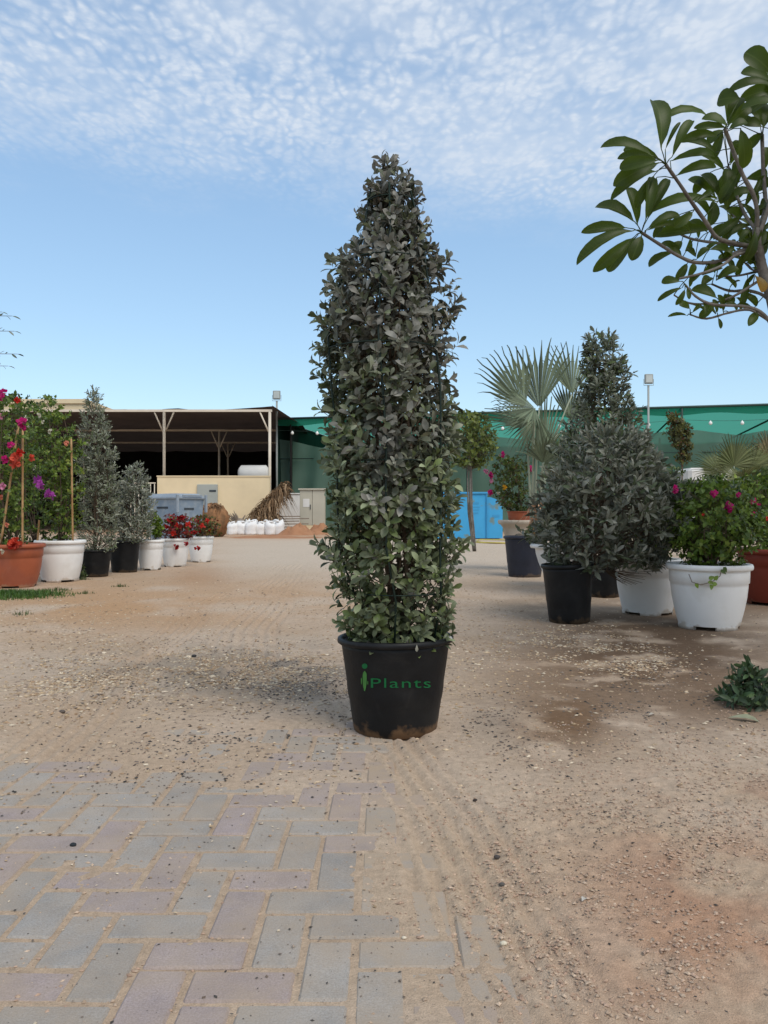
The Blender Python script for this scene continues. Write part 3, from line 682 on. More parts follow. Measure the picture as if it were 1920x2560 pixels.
for k in range(nbay+1):
    MB().tube([Lw(k*sp,0,-.02),Lw(k*sp,0,ZN-.04)], .05, 8).build('post', MT['green_pole'], t, True)
    MB().tube([Lw(k*sp,8,-.02),Lw(k*sp,8,ZN-.5)], .05, 8).build('post', MT['green_pole'], t, True)
    MB().tube([Lw(k*sp,0,ZN-.04),Lw(k*sp,16,ZN-.16)], .045, 6).build('rafter', MT['green_pole'], t, True)
MB().tube([Lw(0,-.0,ZN+.02),Lw(LN,0,ZN+.02)], .05, 6).build('beam', MT['green_pole'], t, True)
MB().tube([Lw(0,.34,3.35),Lw(LN,.34,3.35)], .02, 6).build('rail', MT['green_pole'], t, True)
# string of globe lamps under the front beam
t2 = thing('string_lights', 'string of small white globe lamps under the net house beam', 'string lights', A + n*(-.12) + Vector((0,0,0))); 
pts = [Lw(s*.4, 0, ZN-.52-.09*abs(math.sin(s*.4/sp*math.pi))) for s in range(int(LN/.4))]
MB().tube(pts, .008, 4).build('cable', MT['green_pole'], t2)
gl = mesh('bulb', *(lambda b_: (b_.v, b_.f))(MB().lathe([(.01,-.075),(.055,-.06),(.075,-.01),(.06,.045),(.03,.07),(.02,.1)], 10)), True); gl.materials.append(MT['bulb'])
for k in range(2, len(pts), 3): ob('bulb', gl, None, t2, pts[k] - Vector((0,0,.1)))
# floodlights on poles
def flood(label, px, head, d):
    p = P(px, head[1], d); t = thing('floodlight', label, 'floodlight', (p.x, d, 0), group='floodlights above the net house')
    s = d/F
    MB().tube([(0,0,0),(0,0,p.z-.05)], .045, 8).build('pole', MT['lamp_grey'], t, True)
    w = (head[2]-head[0])*s if len(head) == 3 else .3
    lh = MB().cbox((-.17,-.10,p.z),(.17,.02,p.z+.40),.02).build('lamp_head', MT['lamp_grey'], t)
    MB().box((-.13,-.113,p.z+.05),(.13,-.102,p.z+.35)).build('lamp_glass', MT['lamp_glass'], lh)
    MB().tube([(-.2,-.03,p.z+.2),(-.2,-.03,p.z-.06),(.2,-.03,p.z-.06),(.2,-.03,p.z+.2)], .012, 5).build('bracket', MT['lamp_grey'], t)
flood('grey floodlight on a pole beside the shed roof corner', 692, (0,999), 35.6)
flood('grey floodlight on a tall pole above the green net on the right', 1621, (0,960), 32.3)

# low white wall, cabinet, bins, container
a, b = P(690,1236,34.5), P(752,1290,34.5)
t = thing('low_wall', 'low whitewashed wall stub behind the dry palm trunk', 'wall', (a.x,34.5,0)); MB().cbox((0,0,-.05),(b.x-a.x,.25,a.z),.02).build('wall_panel', MT['white_paint'], t)
MB().cbox((-.03,-.04,a.z+.002),(b.x-a.x+.03,.29,a.z+.06),.015).build('coping', MT['white_paint'], t)
a, b = P(749,1221,31.5), P(812,1290,31.5); zc = a.z; w = b.x-a.x
t = thing('electric_cabinet', 'beige electric cabinet on a plinth left of the tall shrub', 'cabinet', (a.x,31.5,0))
MB().box((-.03,-.03,-.05),(w+.03,.55,.32)).build('plinth', MT['cream'], t)
dr_ = None
for k in (1, 0): dr_ = MB().cbox((k*w/2+.006,0,.325),((k+1)*w/2-.006,.5,zc-.06),.01).build('door', MT['cab'], t)
MB().box((-.05,-.06,zc-.058),(w+.05,.56,zc)).build('roof', MT['cab'], t)
MB().box((.14,-.012,zc-.75),(.40,-.002,zc-.42)).build('warning_plate', MT['white_paint'], dr_)
MB().box((w/2-.09,-.03,zc-.85),(w/2-.06,-.002,zc-.65)).build('handle', MT['dark'], dr_)

t = thing('waste_bin', 'grey-blue wheeled waste container behind the left silver shrub', 'waste bin', (P(438,0,20).x, 20.0, 0), rz=R(52))
def taper(z0, z1, s0, s1, W, D): return [(sx*W*s, sy*D*s, z) for z, s in ((z0,s0),(z1,s1)) for sx, sy in ((-1,-1),(1,-1),(1,1),(-1,1))]
bx = [(0,3,2,1),(4,5,6,7),(0,1,5,4),(1,2,6,5),(2,3,7,6),(3,0,4,7)]
W, D = .42, .62
bb_ = MB().add(taper(.18,1.18,.86,1.0,W,D), bx).build('body', MT['bin'], t)
MB().cbox((-W-.05,-D-.05,1.182),(W+.05,D+.05,1.25),.02).build('rim', MT['bin_lid'], t)
MB().add(taper(1.252,1.33,1.0,.8,W,D), bx).build('lid', MT['bin_lid'], t)
for sx in (-1,1):
    for sy in (-1,1): MB().tube([(sx*W*.7-.03,sy*D*.7,.1),(sx*W*.7+.03,sy*D*.7,.1)], .1, 14).build('wheel', MT['dark'], t, True)
    MB().cbox((sx*(W+.02)-.03,-D-.09,.85),(sx*(W+.02)+.03,-D-.02,1.30),.01).build('lift_bracket', MT['bin_lid'], t)
MB().tube([(-.3,-D-.075,1.28),(.3,-D-.075,1.28)], .02, 6).build('handle', MT['bin_lid'], t)
MB().box((-.18,-D*.965-.01,.92),(.12,-D*.965+.04,.97)).build('printed_strip', MT['dark'], bb_)
MB().box((-W*.965-.012,-.25,.95),(-W*.965+.03,.2,1.0)).build('printed_strip', MT['dark'], bb_)

# blue waste container
dC = GD(1348); a = P(1040,1230,dC); xm = P(1217,0,dC).x; xe = P(1257,0,dC).x; zt = a.z; z2 = P(0,1243,dC).z; z3 = P(0,1266,dC).z
t = thing('blue_skip', 'sky-blue painted steel skip with peeling paint behind the tall shrub', 'skip', (a.x, dC, 0)); Bc = Vector(t.location)
MB().box((a.x,dC,.03),(xm-.02,dC+1.6,zt-.07)).build('body', MT['bluepaint'], t, loc=-Bc)
prof = [(xm+.015,.03),(xe,.03),(xe,z3-.03),(xe-.05,z3+.05),(xm+.30,z2-.06),(xm+.12,z2),(xm+.015,z2)]
V = [(x,dC+.03,z) for x, z in prof] + [(x,dC+1.55,z) for x, z in prof]; m_ = len(prof)
MB().add(V, [tuple(range(m_))[::-1], tuple(range(m_,2*m_))] + [(i,(i+1)%m_,(i+1)%m_+m_,i+m_) for i in range(m_)]).build('end_panel', MT['bluepaint'], t, loc=-Bc)
MB().cbox((a.x-.04,dC-.05,zt-.068),(xm+.03,dC+1.65,zt),.015).build('top_rail', MT['blue_edge'], t, loc=-Bc)
MB().box((xm-.018,dC-.045,.03),(xm+.012,dC+.0,zt-.07)).build('hinge_post', MT['blue_edge'], t, loc=-Bc)
for k, (px, py, wx, wz) in enumerate([(1190,1258,.18,.07),(1190,1268,.24,.035),(1188,1275,.26,.03),(1188,1283,.2,.05),(1240,1290,.22,.08)]):
    p = P(px,py,dC); MB().box((p.x-wx/2,dC-.006 if px < 1217 else dC+.022,p.z-wz/2),(p.x+wx/2,dC-.003 if px < 1217 else dC+.027,p.z+wz/2)).build('faded_marking', MT['blue_edge'], t, loc=-Bc)
# hose
pts = []
for k in range(60):
    q = k/59*2*math.pi*1.6; pts.append((P(1232,0,23).x + (.62+.1*math.sin(q*1.7))*math.cos(q+2.6), 22.3 + 1.6*math.sin(q+2.6)*(.9+.1*math.cos(q*2)), .02+.002*k/6))
tag(MB().tube(pts, .018, 6).build('garden_hose', MT['hose'], None, True), 'yellow garden hose coiled on the ground before the blue skip', 'hose')

# red soil heaps
def heap(name, label, px, py, d, rx, ry, h, mt, cat, seed):
    c = P(px, 1280, d); V = []; Fc = []; nr, na = 10, 40
    t_ = np.linspace(0, 1, nr+1)
    for i in range(nr+1):
        for k in range(na):
            q = k/na*6.283; r = t_[i]; hh = h*(math.cos(r*math.pi)*.5+.5)*(.25+1.5*float(fbm(np.array([r*math.cos(q)*2+seed]),np.array([r*math.sin(q)*2]),2.2,4,seed)[0]))
            V.append((c.x+rx*r*math.cos(q), d+ry*r*math.sin(q), hh-.03))
    for i in range(nr):
        for k in range(na): Fc.append((i*na+k, i*na+(k+1)%na, (i+1)*na+(k+1)%na, (i+1)*na+k))
    o = ob(name, mesh(name, V, Fc, True), mt); return tag(o, label, cat)
heap('soil_heap', 'low heap of red soil right of the white sacks', 745, 0, 29.3, 1.0, .8, .40, MT['redsoil'], 'soil heap', 3)
heap('soil_heap', 'flat spread of red soil in front of the white sacks', 690, 0, 26.0, 2.6, 1.2, .10, MT['redsoil'], 'soil heap', 9)
heap('soil_heap', 'small red soil bank at the foot of the beige cabinet', 800, 0, 30.2, .8, .6, .38, MT['redsoil'], 'soil heap', 14)

# white sacks
def sack(label, px, d, w, h, sq, sd_):
    rnd = random.Random(sd_); c = P(px, 1280, d); V = []; Fc = []; na, nr = 16, 8
    for i in range(nr+1):
        f = i/nr; z = h*f; s = (1.04 - .12*abs(f-.35) if f < .8 else (.98 - (f-.8)/.2*.42)); fl = 1 if f < .8 else 1-(f-.8)*3.2
        for k in range(na):
            q = k/na*6.283; r = s*(1+.08*math.sin(3*q+sd_)+.09*rnd.uniform(-1,1))
            V.append((c.x + w/2*r*math.cos(q)*(1 if f < .8 else 1.15), d + w*.38*r*math.sin(q)*fl, z + (.07*rnd.uniform(-1,1) if i == nr else .015*rnd.uniform(-1,1)) + .05*math.sin(sd_*2.3)*math.cos(q)*f))
    for i in range(nr):
        for k in range(na): Fc.append((i*na+k, i*na+(k+1)%na, (i+1)*na+(k+1)%na, (i+1)*na+k))
    Fc.append(tuple(range(na))[::-1]); Fc.append(tuple(nr*na+k for k in range(na)))
    t = thing('white_sack', label, 'sack', (c.x, d, 0), group='white sacks by the dry palm')
    ob('sack_body', mesh('sack_body', V, Fc, True), MT['bag'], t, (-c.x, -d, 0))
    e_ = rnd.uniform(-.08,.08); MB().tube([(-.12,0,h*.95),(-.04+e_,-.02,h*1.03),(.03+e_,-.03,h+.02),(.12,-.01,h*.93)], [.02,.04,.035,.015], 7).build('folded_top', MT['bag'], t, True)
dS = GD(1337)
ords = ['leftmost', 'second from the left', 'third from the left', 'fourth from the left', 'fifth from the left', 'rightmost']
for k, px in enumerate((580, 603, 627, 651, 676, 698)):
    sack(f'white sack in the front row, {ords[k]}', px, dS + .1*(k % 2), .40, .46+.02*(k % 3), 0, k+1)
for k, px in enumerate((615, 640, 665, 688)):
    sack(f'white sack in the back row, {["leftmost","second from the left","third from the left","rightmost"][k]}', px, dS+.55, .40, .52+.015*(k % 2), 0, k+20)

MT['dryleaf'] = mat('dry_palm_leaf', (.2,.13,.07), .9, .3, 4, 0, attr=True, transl=.1)
def strips(n, c0, c1, spread, Ls, wid, cols, droop, seed):
    rs = np.random.default_rng(seed); V = []; Fc = []; CC = []
    for i in range(n):
        f = rs.random(); b = Vector(c0).lerp(Vector(c1), f) + Vector(rs.normal(0,.06,3)); d = Vector(rs.normal(0,1,3)*np.array(spread)); d.z = abs(d.z)*.6+.1; d = d.normalized(); L_ = Ls*(.5+.7*rs.random())
        cc = np.array(cols[rs.integers(len(cols))])*(.7+.6*rs.random()); side = d.cross(Vector((0,1,.3))).normalized()*wid; base = len(V)
        for k in range(5):
            s = k/4; p = b + d*L_*s + Vector((0,0,-droop*L_*s*s)); p.z = max(p.z, .02); ww = side*(1-.8*s)
            V.append(p-ww); V.append(p+ww); CC += [cc, cc]
            if k: Fc.append((base+2*k-2, base+2*k-1, base+2*k+1, base+2*k))
    return V, Fc, np.array(CC)
# burlap-brown root ball
c = P(530,1280,27); V = []; Fc = []
for i in range(15):
    for k in range(28):
        th_ = i/14*math.pi; q = k/28*6.283; r = 1 + .10*math.sin(3*q+i*.5)*math.sin(th_) + .05*math.sin(7*q+i) + .16*(random.random()-.5)
        zz = math.cos(th_); V.append((c.x+.60*r*math.sin(th_)*math.cos(q), 27+.5*r*math.sin(th_)*math.sin(q), .56+.62*zz*r*(1 if zz < .85 else .93)))
for i in range(14):
    for k in range(28): Fc.append((i*28+k, (i+1)*28+k, (i+1)*28+(k+1)%28, i*28+(k+1)%28))
t = thing('root_ball', 'rounded brown fibrous root ball lying left of the sacks', 'root ball', (c.x,27,0))
ob('fibre_mass', mesh('fibre_mass', V, Fc, True), mat('root_fibre', (.27,.135,.062), .95, .35, 5, 1, 14, col2=(.16,.09,.045)), t, (-c.x,-27,0))
V, Fc, CC = strips(160, (-.3,-.3,.9), (.3,-.2,1.05), (1,.6,.5), .28, .018, [(.20,.11,.055),(.14,.08,.04)], 1.4, 8)
o = ob('loose_fibre', mesh('loose_fibre', V, Fc, False, CC), MT['dryleaf'], t); o['kind'] = 'stuff'

# dry palm lying against the wall
p0, p1 = P(625,1300,31.0), P(715,1215,31.8)
t = thing('dry_palm', 'brown dried palm crown leaning against the cream wall end', 'dead palm', (p0.x,31.0,0)); Bp = Vector(t.location)
MB().tube([(p0.x,31,.15),(p0.x*.6+p1.x*.4,31.3,.75),p1], [.26,.24,.16], 10).build('trunk', MT['tan'], t, True, loc=-Bp)
cols = [(.24,.15,.08),(.17,.10,.05),(.32,.22,.13),(.12,.075,.04)]
for (n_, c0, c1, L_, sd_) in ((520, P(640,1285,30.6), P(712,1225,31.2), .80, 1), (260, P(680,1240,30.9), P(716,1210,31.4), .55, 2), (260, P(640,1300,30.3), P(690,1290,30.5), .7, 3)):
    V, Fc, CC = strips(n_, c0, c1, (1,.9,.9), L_*.8, .034, cols, 1.35, sd_)
    o = ob('dry_fronds', mesh('dry_fronds', V, Fc, False, CC), MT['dryleaf'], t, -Bp); o['kind'] = 'stuff'
c = P(598,1295,30.2)
t = thing('cut_frond_stump', 'grey spiky stump of cut palm stalks behind the sacks', 'stump', (c.x,30.2,0)); Bp = Vector(t.location)
MB().lathe([(.34,0),(.36,.25),(.26,.5),(.1,.62),(.02,.63)], 16).build('stump_core', MT['oldwood'], t, True)
for k in range(34):
    q = random.random()*6.28; e = random.uniform(.1,1.2); d_ = Vector((math.cos(q)*math.cos(e), math.sin(q)*math.cos(e), math.sin(e))); L_ = random.uniform(.35,.75)
    MB().tube([d_*.2+Vector((0,0,.25)), d_*L_*.7+Vector((0,0,.28)), d_*L_+Vector((0,0,.30-.05))], [.035,.028,.008], 4).build('stalk', MT['oldwood'], t)
heap('debris_heap', 'rough brown heap of dry palm fibre behind the sacks', 668, 0, 31.0, .95, .6, 1.15, MT['tan'], 'debris heap', 21)
# old planks
for k in range(7):
    a = P(650+random.uniform(-8,8),1285,30.4+.1*k); z = .08+.10*k
    o = MB().cbox((0,-.08,-.02),(random.uniform(1.5,1.9),.08,.02),.004).build('old_plank', MT['oldwood'], None, loc=(a.x,30.6+.04*k,z), rot=(0,random.uniform(-.02,.03),random.uniform(-.06,.06)))
    tag(o, ['lowest','second lowest','third lowest','middle','third highest','second highest','topmost'][k] + ' weathered plank in the stack beneath the dried palm crown' if k != 3 else 'weathered plank halfway up the stack beneath the dried palm crown', 'plank', 'stacked planks under the dry palm')

# ------------------------------------------------------------------ the tall silver shrub in the middle
DM = 3.13; XM = P(988,0,DM).x
def wobm(q, r, z): 
    k = 1 + .010*math.sin(2*q+.6)*(z/.375) + .006*math.sin(5*q+1)*(z/.375); return r*k, z + (.006*math.sin(q*1.0+2.6)*(z/.375) if z > .3 else 0)
MT['main_pot_H'] = None
HP = .375
pot = nursery_pot('nursery_pot', 'black plastic nursery pot with green lettering under the tall shrub', 'muddypot', (XM, DM, -.004), .232, .168, HP, wob=wobm)
def on_pot(px, py, off=.0022):
    z = HC + (1280-py)/F*(DM-.19); f = (z-.012)/(HP*.955-.012); r = .168+(.232*.935-.168)*f
    x = (px-960)/F*(DM-r*.97) - XM
    for _ in range(3):
        y = math.sqrt(max(r*r-x*x, 0)); x = (px-960)/F*(DM-y) - XM; z = HC + (1280-py)/F*(DM-y); f = (z-.012)/(HP*.955-.012); r = .168+(.232*.935-.168)*f
    q = math.atan2(-math.sqrt(max(r*r-x*x,0)), x); rr, zz = wobm(q, r+off, z+.004)
    return (rr*math.cos(q), rr*math.sin(q), zz)
def flat_part(name, polys, mt):
    """polys in photo pixels, wrapped on the pot wall"""
    V = []; Fc = []
    for pl in polys:
        b0 = len(V); V += [on_pot(*p) for p in pl]; Fc.append(tuple(range(b0, b0+len(pl))))
    return ob(name, mesh(name, V, Fc), mt, pot)
cu = bpy.data.curves.new('lettering', 'FONT'); cu.body = 'Plants'; cu.size = 1; cu.fill_mode = 'FRONT'; cu.resolution_u = 5; cu.space_character = 1.12
to = bpy.data.objects.new('lettering_source', cu); col.objects.link(to); bpy.context.view_layer.update()
me = to.evaluated_get(bpy.context.evaluated_depsgraph_get()).to_mesh()
tv = np.array([v.co[:] for v in me.vertices]); tf = [tuple(p.vertices) for p in me.polygons]; to.to_mesh_clear(); bpy.data.objects.remove(to)
mn, mxx = tv.min(0), tv.max(0); hcap = mxx[1]
V = [on_pot(928 + (v[0]-mn[0])/(mxx[0]-mn[0])*148, 1719 - v[1]/hcap*23.5, .0025) for v in tv]
o = ob('printed_lettering', mesh('printed_lettering', V, tf), MT['print_green'], pot); o['label'] = 'green printed word reading Plants'
flat_part('printed_dot', [[(913+6.6*math.cos(k/20*6.283), 1665-6.6*math.sin(k/20*6.283)) for k in range(20)]], MT['print_green'])
def blob(cx, y0, y1, w, n_=10, tail=.0):
    L_ = []; R_ = []
    for k in range(n_+1):
        f = k/n_; y = y0+(y1-y0)*f; ww = w*min(1, math.sqrt(f*6+.02))*(1 if f < .55 else 1-((f-.55)/.45)**1.6*.8)
        L_.append((cx-ww, y)); R_.append((cx+ww, y))
    out = []
    for k in range(n_): out.append([L_[k], R_[k], R_[k+1], L_[k+1]])
    return out
flat_part('printed_cactus', blob(913, 1677, 1727, 4.8) + blob(905.3, 1694, 1711, 1.3, 6) + blob(920.5, 1702, 1712, 1.0, 6), MT['print_cactus'])

prof = [(412,955,978),(425,938,1005),(450,925,1030),(490,908,1048),(560,888,1076),(620,876,1092),(680,822,1110),(760,796,1130),(850,776,1146),(900,770,1152),(1000,784,1162),(1100,800,1158),(1200,797,1160),(1300,797,1158),(1400,805,1155),(1450,830,1152),(1490,850,1150),(1540,842,1145),(1590,852,1138),(1618,868,1120)]
def main_col(pos, cs):
    h = np.clip((pos[:,2]-.4)/1.9, 0, 1)[:,None]
    g = fbm(pos[:,0]*1.0+3, pos[:,2]*1.0, 5, 2, 8)[:,None]
    grey = np.array([[.142,.138,.118]]); green = np.array([[.120,.155,.055]])
    w = np.clip((h-.42)*2.2+.5 + (g-.5)*1.5, 0, 1); left = np.clip(-(pos[:,0:1]-XM+.16)*9, 0, 1)
    w = w*(1-.6*left); tgt = grey*w + green*(1-w)
    lum = cs.mean(1, keepdims=True)/.14
    return .40*cs + .60*tgt*lum
def thin(c):
    gap = fbm(c[:,0]*1.0, c[:,2]*1.0, 9, 2, 66)
    low = sstep(c[:,2], .95, .60)*sstep(c[:,2], .40, .50); return ~((gap > .50) & (rng.random(len(c)) < low*.5))
tree, sc, sa = shrub('silver_shrub', 'tall conical silver-leaved shrub trained on a wire frame, centre', 'shrub', (XM, DM, .31), DM, prof, 1500, 8, .057, .08, 'obovate',
    [(.185,.185,.155),(.13,.14,.105),(.25,.25,.22),(.15,.20,.055),(.10,.14,.05),(.31,.305,.27),(.26,.20,.10)], [4,4,2,1.8,1.6,1.0,.15], stems=7, leafobj=300, shell=(.42,1.0), th=(30,85), up=.65, shrink=.68, colfn=main_col, jit=.36, stray=.12, stem_r=.011, nomask=thin)
# wire frame of the shrub
fr = thing('wire_trellis', 'dark green wire trellis frame inside the tall silver shrub', 'trellis', (XM, DM, .30))
Z, lf, rf = profile_fn(prof, DM)
def fr_pt(q, z):
    zz = min(max(z, Z[0]), Z[-1]-.12); cx = float(lf(zz)+rf(zz))/2; r_ = float(rf(zz)-lf(zz))/2*.80; r_ = min(r_, .25); return Vector((cx + r_*math.cos(q) - XM, r_*math.sin(q), z-.30))
for k in range(6):
    q = -.62 + k*math.pi/3
    MB().tube([fr_pt(q, .32+(2.15-.32)*j/9) for j in range(10)], .0042, 6).build('upright_rod', MT['wire'], fr, True)
for z in (.55, 1.06, 1.5, 1.85, 2.1):
    MB().tube([fr_pt(k/24*2*math.pi, z) for k in range(25)], .0030, 5).build('hoop', MT['wire'], fr, True)
# pale leaf and plastic strip caught on the rim
for nm, lab, (px, py), sz, dv, nv, cc in (('fallen_leaf','single grey leaf hanging over the pot rim of the tall shrub',(1042,1612),.026,(0,-.15,-1),(0,-1,.2),(.33,.32,.26)), ('fallen_leaf','whitish curled leaf on the right edge of the black pot rim',(1112,1590),.032,(1,-.2,-.25),(0,-.5,1),(.42,.42,.40))):
    p = P(px, py, DM-.225 if px < 1100 else DM-.12); me = leaves_mesh('fallen_leaf', 'obovate', np.array([[0,0,0.]]), np.array([dv], float), np.array([nv], float), np.array([sz]), np.array([cc]))
    tag(ob(nm, me, MT['leaf'], None, p), lab, 'leaf')

# ------------------------------------------------------------------ left row of pots
SIL = [(.27,.285,.205),(.20,.215,.15),(.34,.355,.28),(.14,.175,.085)]; SW = [4,4,2,2]
def gpos(px, d): return (P(px,0,d).x, d, float(gh(P(px,0,d).x, d))-.004)
GP = 'pots in the row on the left'
planter('terracotta_planter', 'terracotta-coloured plastic planter at the left edge of the yard', 'terracotta', gpos(34, 9.0), .345, .50, cat='plant pot')
planter('white_planter', 'white plastic planter beside the terracotta one, holding a staked bougainvillea', 'whitepot', gpos(151, 9.7), .305, .515, rz=.5)
nursery_pot('nursery_pot', 'black pot under the slim silver cone on the left', 'blackpot', gpos(237, 10.42), .225, .17, .36)
nursery_pot('nursery_pot', 'black pot under the short round silver shrub on the left', 'blackpot', gpos(311, 11.15), .225, .175, .46)
planter('white_planter', 'white planter third from the road end of the left row', 'whitepot', gpos(376, 11.55), .205, .45, rz=1.2)
planter('white_planter', 'white planter with dark red flowering plant spilling over its rim', 'whitepot', gpos(438, 12.3), .232, .45, rz=.2)
planter('white_planter', 'white planter at the road end of the left row', 'whitepot', gpos(502, 13.45), .228, .45, rz=.9)

d = 10.42
shrub('silver_shrub', 'slim conical silver shrub standing left of the shed', 'shrub', (gpos(237,d)[0], d, .30), d, [(972,233,237),(985,222,248),(1010,214,258),(1060,206,272),(1110,202,282),(1180,198,292),(1260,198,298),(1340,200,294),(1392,205,280)],
      760, 7, .064, .09, 'lance', SIL, SW, stems=5, shell=(.3,1), th=(20,70), up=1.0, shrink=.1)
d = 11.15
shrub('silver_shrub', 'short bushy silver shrub right of the slim silver cone', 'shrub', (gpos(311,d)[0], d, .40), d, [(1158,345,356),(1175,318,362),(1200,300,372),(1240,290,380),(1290,284,388),(1330,284,380),(1360,290,366),(1372,300,350)],
      480, 7, .068, .10, 'lance', [(.30,.315,.25),(.22,.235,.18),(.38,.395,.33),(.16,.19,.10)], SW, stems=5, shell=(.4,1), th=(20,70), up=.9, shrink=.3)
GRN = [(.095,.155,.022),(.135,.205,.03),(.065,.11,.018),(.20,.25,.045)]; GW = [4,3,3,1.4]
d = 11.7
shrub('leafy_plant', 'small bright green plant in the white planter behind the round silver shrub', 'plant', (gpos(378,d)[0], d, .38), d, [(1283,376,392),(1300,366,400),(1325,362,408),(1345,366,404)], 90, 6, .06, .06, 'heart', [(.12,.19,.02),(.17,.24,.03),(.08,.13,.02)], [3,2,2], stems=4, shell=(.2,1), shrink=.3, stem_r=.006)
d = 12.3
t, c, a = shrub('red_leaf_plant', 'low dark red and green flowering plant in the fourth white planter', 'plant', (gpos(438,d)[0], d, .38), d, [(1288,415,470),(1300,405,490),(1320,402,498),(1340,406,490),(1352,410,478)], 170, 6, .055, .06, 'heart', [(.20,.02,.018),(.11,.02,.015),(.09,.12,.02),(.28,.025,.02)], [4,3,3,2], stems=5, shell=(.2,1), shrink=.3, stem_r=.006, th=(30,90))
d = 13.45
t2, c2, a2 = shrub('green_flower_plant', 'low olive-green plant with red blooms in the last white planter', 'plant', (gpos(502,d)[0], d, .38), d, [(1290,485,520),(1300,475,545),(1320,470,552),(1338,476,545)], 150, 6, .05, .06, 'heart', [(.12,.11,.02),(.14,.06,.02),(.08,.10,.02),(.22,.03,.02)], [4,3,3,1], stems=5, shell=(.2,1), shrink=.3, stem_r=.006, th=(30,90))

# flower clusters
FL = {}
def bloom_mesh(key, c, n_=16):
    if key in FL: return FL[key]
    q = unit(rng.normal(0,1,(n_,3)) + np.array([[0,-.5,.5]])); pos = q*.22*rng.random((n_,1)); dr = unit(q + rng.normal(0,.4,(n_,3))); nr = rng.normal(0,1,(n_,3))
    cs = np.array([c])*(.7+.6*rng.random((n_,1))); me = leaves_mesh('flower_cluster', 'petal', pos, dr, nr, np.full(n_, .62), cs, np.full(n_, 1.25)); me.materials.append(MT['petal']); FL[key] = me; return me
FC = {'magenta': (.50,.012,.16), 'red': (.55,.03,.02), 'scarlet': (.62,.09,.05), 'purple': (.52,.10,.50), 'pink': (.62,.25,.38), 'white': (.65,.62,.50), 'darkred': (.34,.012,.012), 'yellow': (.75,.42,.03), 'salmon': (.62,.22,.14)}
def blooms(t, lst, d, jit=.12):
    B = Vector(t.location)
    for (px, py, rpx, key) in lst:
        dd = d - jit*random.random(); p = P(px, py, dd); s = rpx*dd/F
        o = ob('flower_cluster', bloom_mesh(key, FC[key]), None, t, p - B, (random.random()*.8, random.random()*.8, random.random()*6.28)); o.scale = (s*1.5,)*3
Z1 = lambda l: [(x*.3617, 900+y*.3617, r*.3617, k) for x, y, r, k in l]
blooms(t, Z1([(1215,1290,24,'darkred'),(1285,1270,20,'darkred'),(1365,1300,20,'darkred'),(1180,1110,26,'darkred'),(1250,1090,30,'darkred'),(1300,1140,22,'red'),(1200,1200,22,'red'),(1230,1150,24,'red'),(1150,1150,20,'darkred'),(1340,1190,18,'darkred')]), 12.15, .2)
blooms(t2, Z1([(1400,1150,20,'red'),(1370,1180,20,'darkred'),(1430,1110,18,'red'),(1360,1110,20,'darkred'),(1450,1180,14,'red')]), 13.3, .2)

# bougainvilleas on the left
d = 9.0
tb, c, a = shrub('bougainvillea', 'tall bougainvillea with red and magenta flowers in the terracotta planter', 'bougainvillea', (gpos(34,d)[0], d, .42), d, [(985,-20,50),(1010,-40,75),(1060,-55,100),(1130,-60,105),(1220,-55,100),(1300,-40,80),(1360,-10,70)],
    330, 7, .055, .10, 'heart', GRN, GW, 'leaf', stems=6, shell=(.15,1), shrink=.3, up=.4, th=(35,95), stem_r=.010)
blooms(tb, Z1([(150,430,34,'magenta'),(160,470,22,'magenta'),(20,225,30,'magenta'),(120,280,24,'red'),(10,260,24,'magenta'),(120,690,50,'scarlet'),(100,720,36,'scarlet'),(140,640,30,'red'),(205,680,30,'scarlet'),(30,690,30,'magenta'),(75,590,26,'magenta'),(10,870,26,'pink'),(5,950,20,'salmon'),(105,1265,46,'scarlet'),(85,1290,30,'red'),(130,1280,28,'scarlet'),(10,1325,18,'white'),(10,390,22,'pink'),(45,1140,18,'salmon')]), 8.75, .15)
d = 9.7
tb2, c, a = shrub('bougainvillea', 'green bougainvillea with two purple blooms in the near white planter', 'bougainvillea', (gpos(151,d)[0], d, .44), d, [(992,110,135),(1010,95,160),(1050,80,190),(1120,80,212),(1200,85,214),(1280,100,205),(1350,125,190)],
    420, 7, .052, .10, 'heart', [(.105,.165,.022),(.15,.22,.03),(.07,.115,.018),(.22,.26,.045)], GW, 'leaf', stems=6, shell=(.15,1), shrink=.3, up=.4, th=(35,95), stem_r=.010)
blooms(tb2, Z1([(258,830,34,'purple'),(275,870,34,'purple'),(330,920,28,'purple'),(360,940,26,'purple'),(350,495,18,'white'),(185,400,18,'white'),(265,385,18,'white'),(460,575,20,'salmon'),(240,745,18,'white'),(300,430,14,'white')]), 9.4, .15)
d = 10.9
nursery_pot('nursery_pot', 'dark pot mostly hidden behind the terracotta and white planters', 'blackpot', gpos(92, d), .25, .2, .45)
tb3, c, a = shrub('bougainvillea', 'dense bougainvillea behind the two front planters with pale flower tips', 'bougainvillea', (gpos(92,d)[0], d, .38), d, [(985,20,60),(1005,0,110),(1060,-20,160),(1140,-20,180),(1240,-10,180),(1330,10,170),(1380,60,130)],
    420, 7, .06, .11, 'heart', [(.05,.09,.015),(.07,.12,.02),(.035,.065,.012)], [3,2,3], 'leaf', stems=6, shell=(.1,1), shrink=.3, up=.4, th=(35,95), stem_r=.010)
blooms(tb3, Z1([(60,300,16,'white'),(200,465,16,'white'),(320,625,16,'white')]), 10.2, .1)
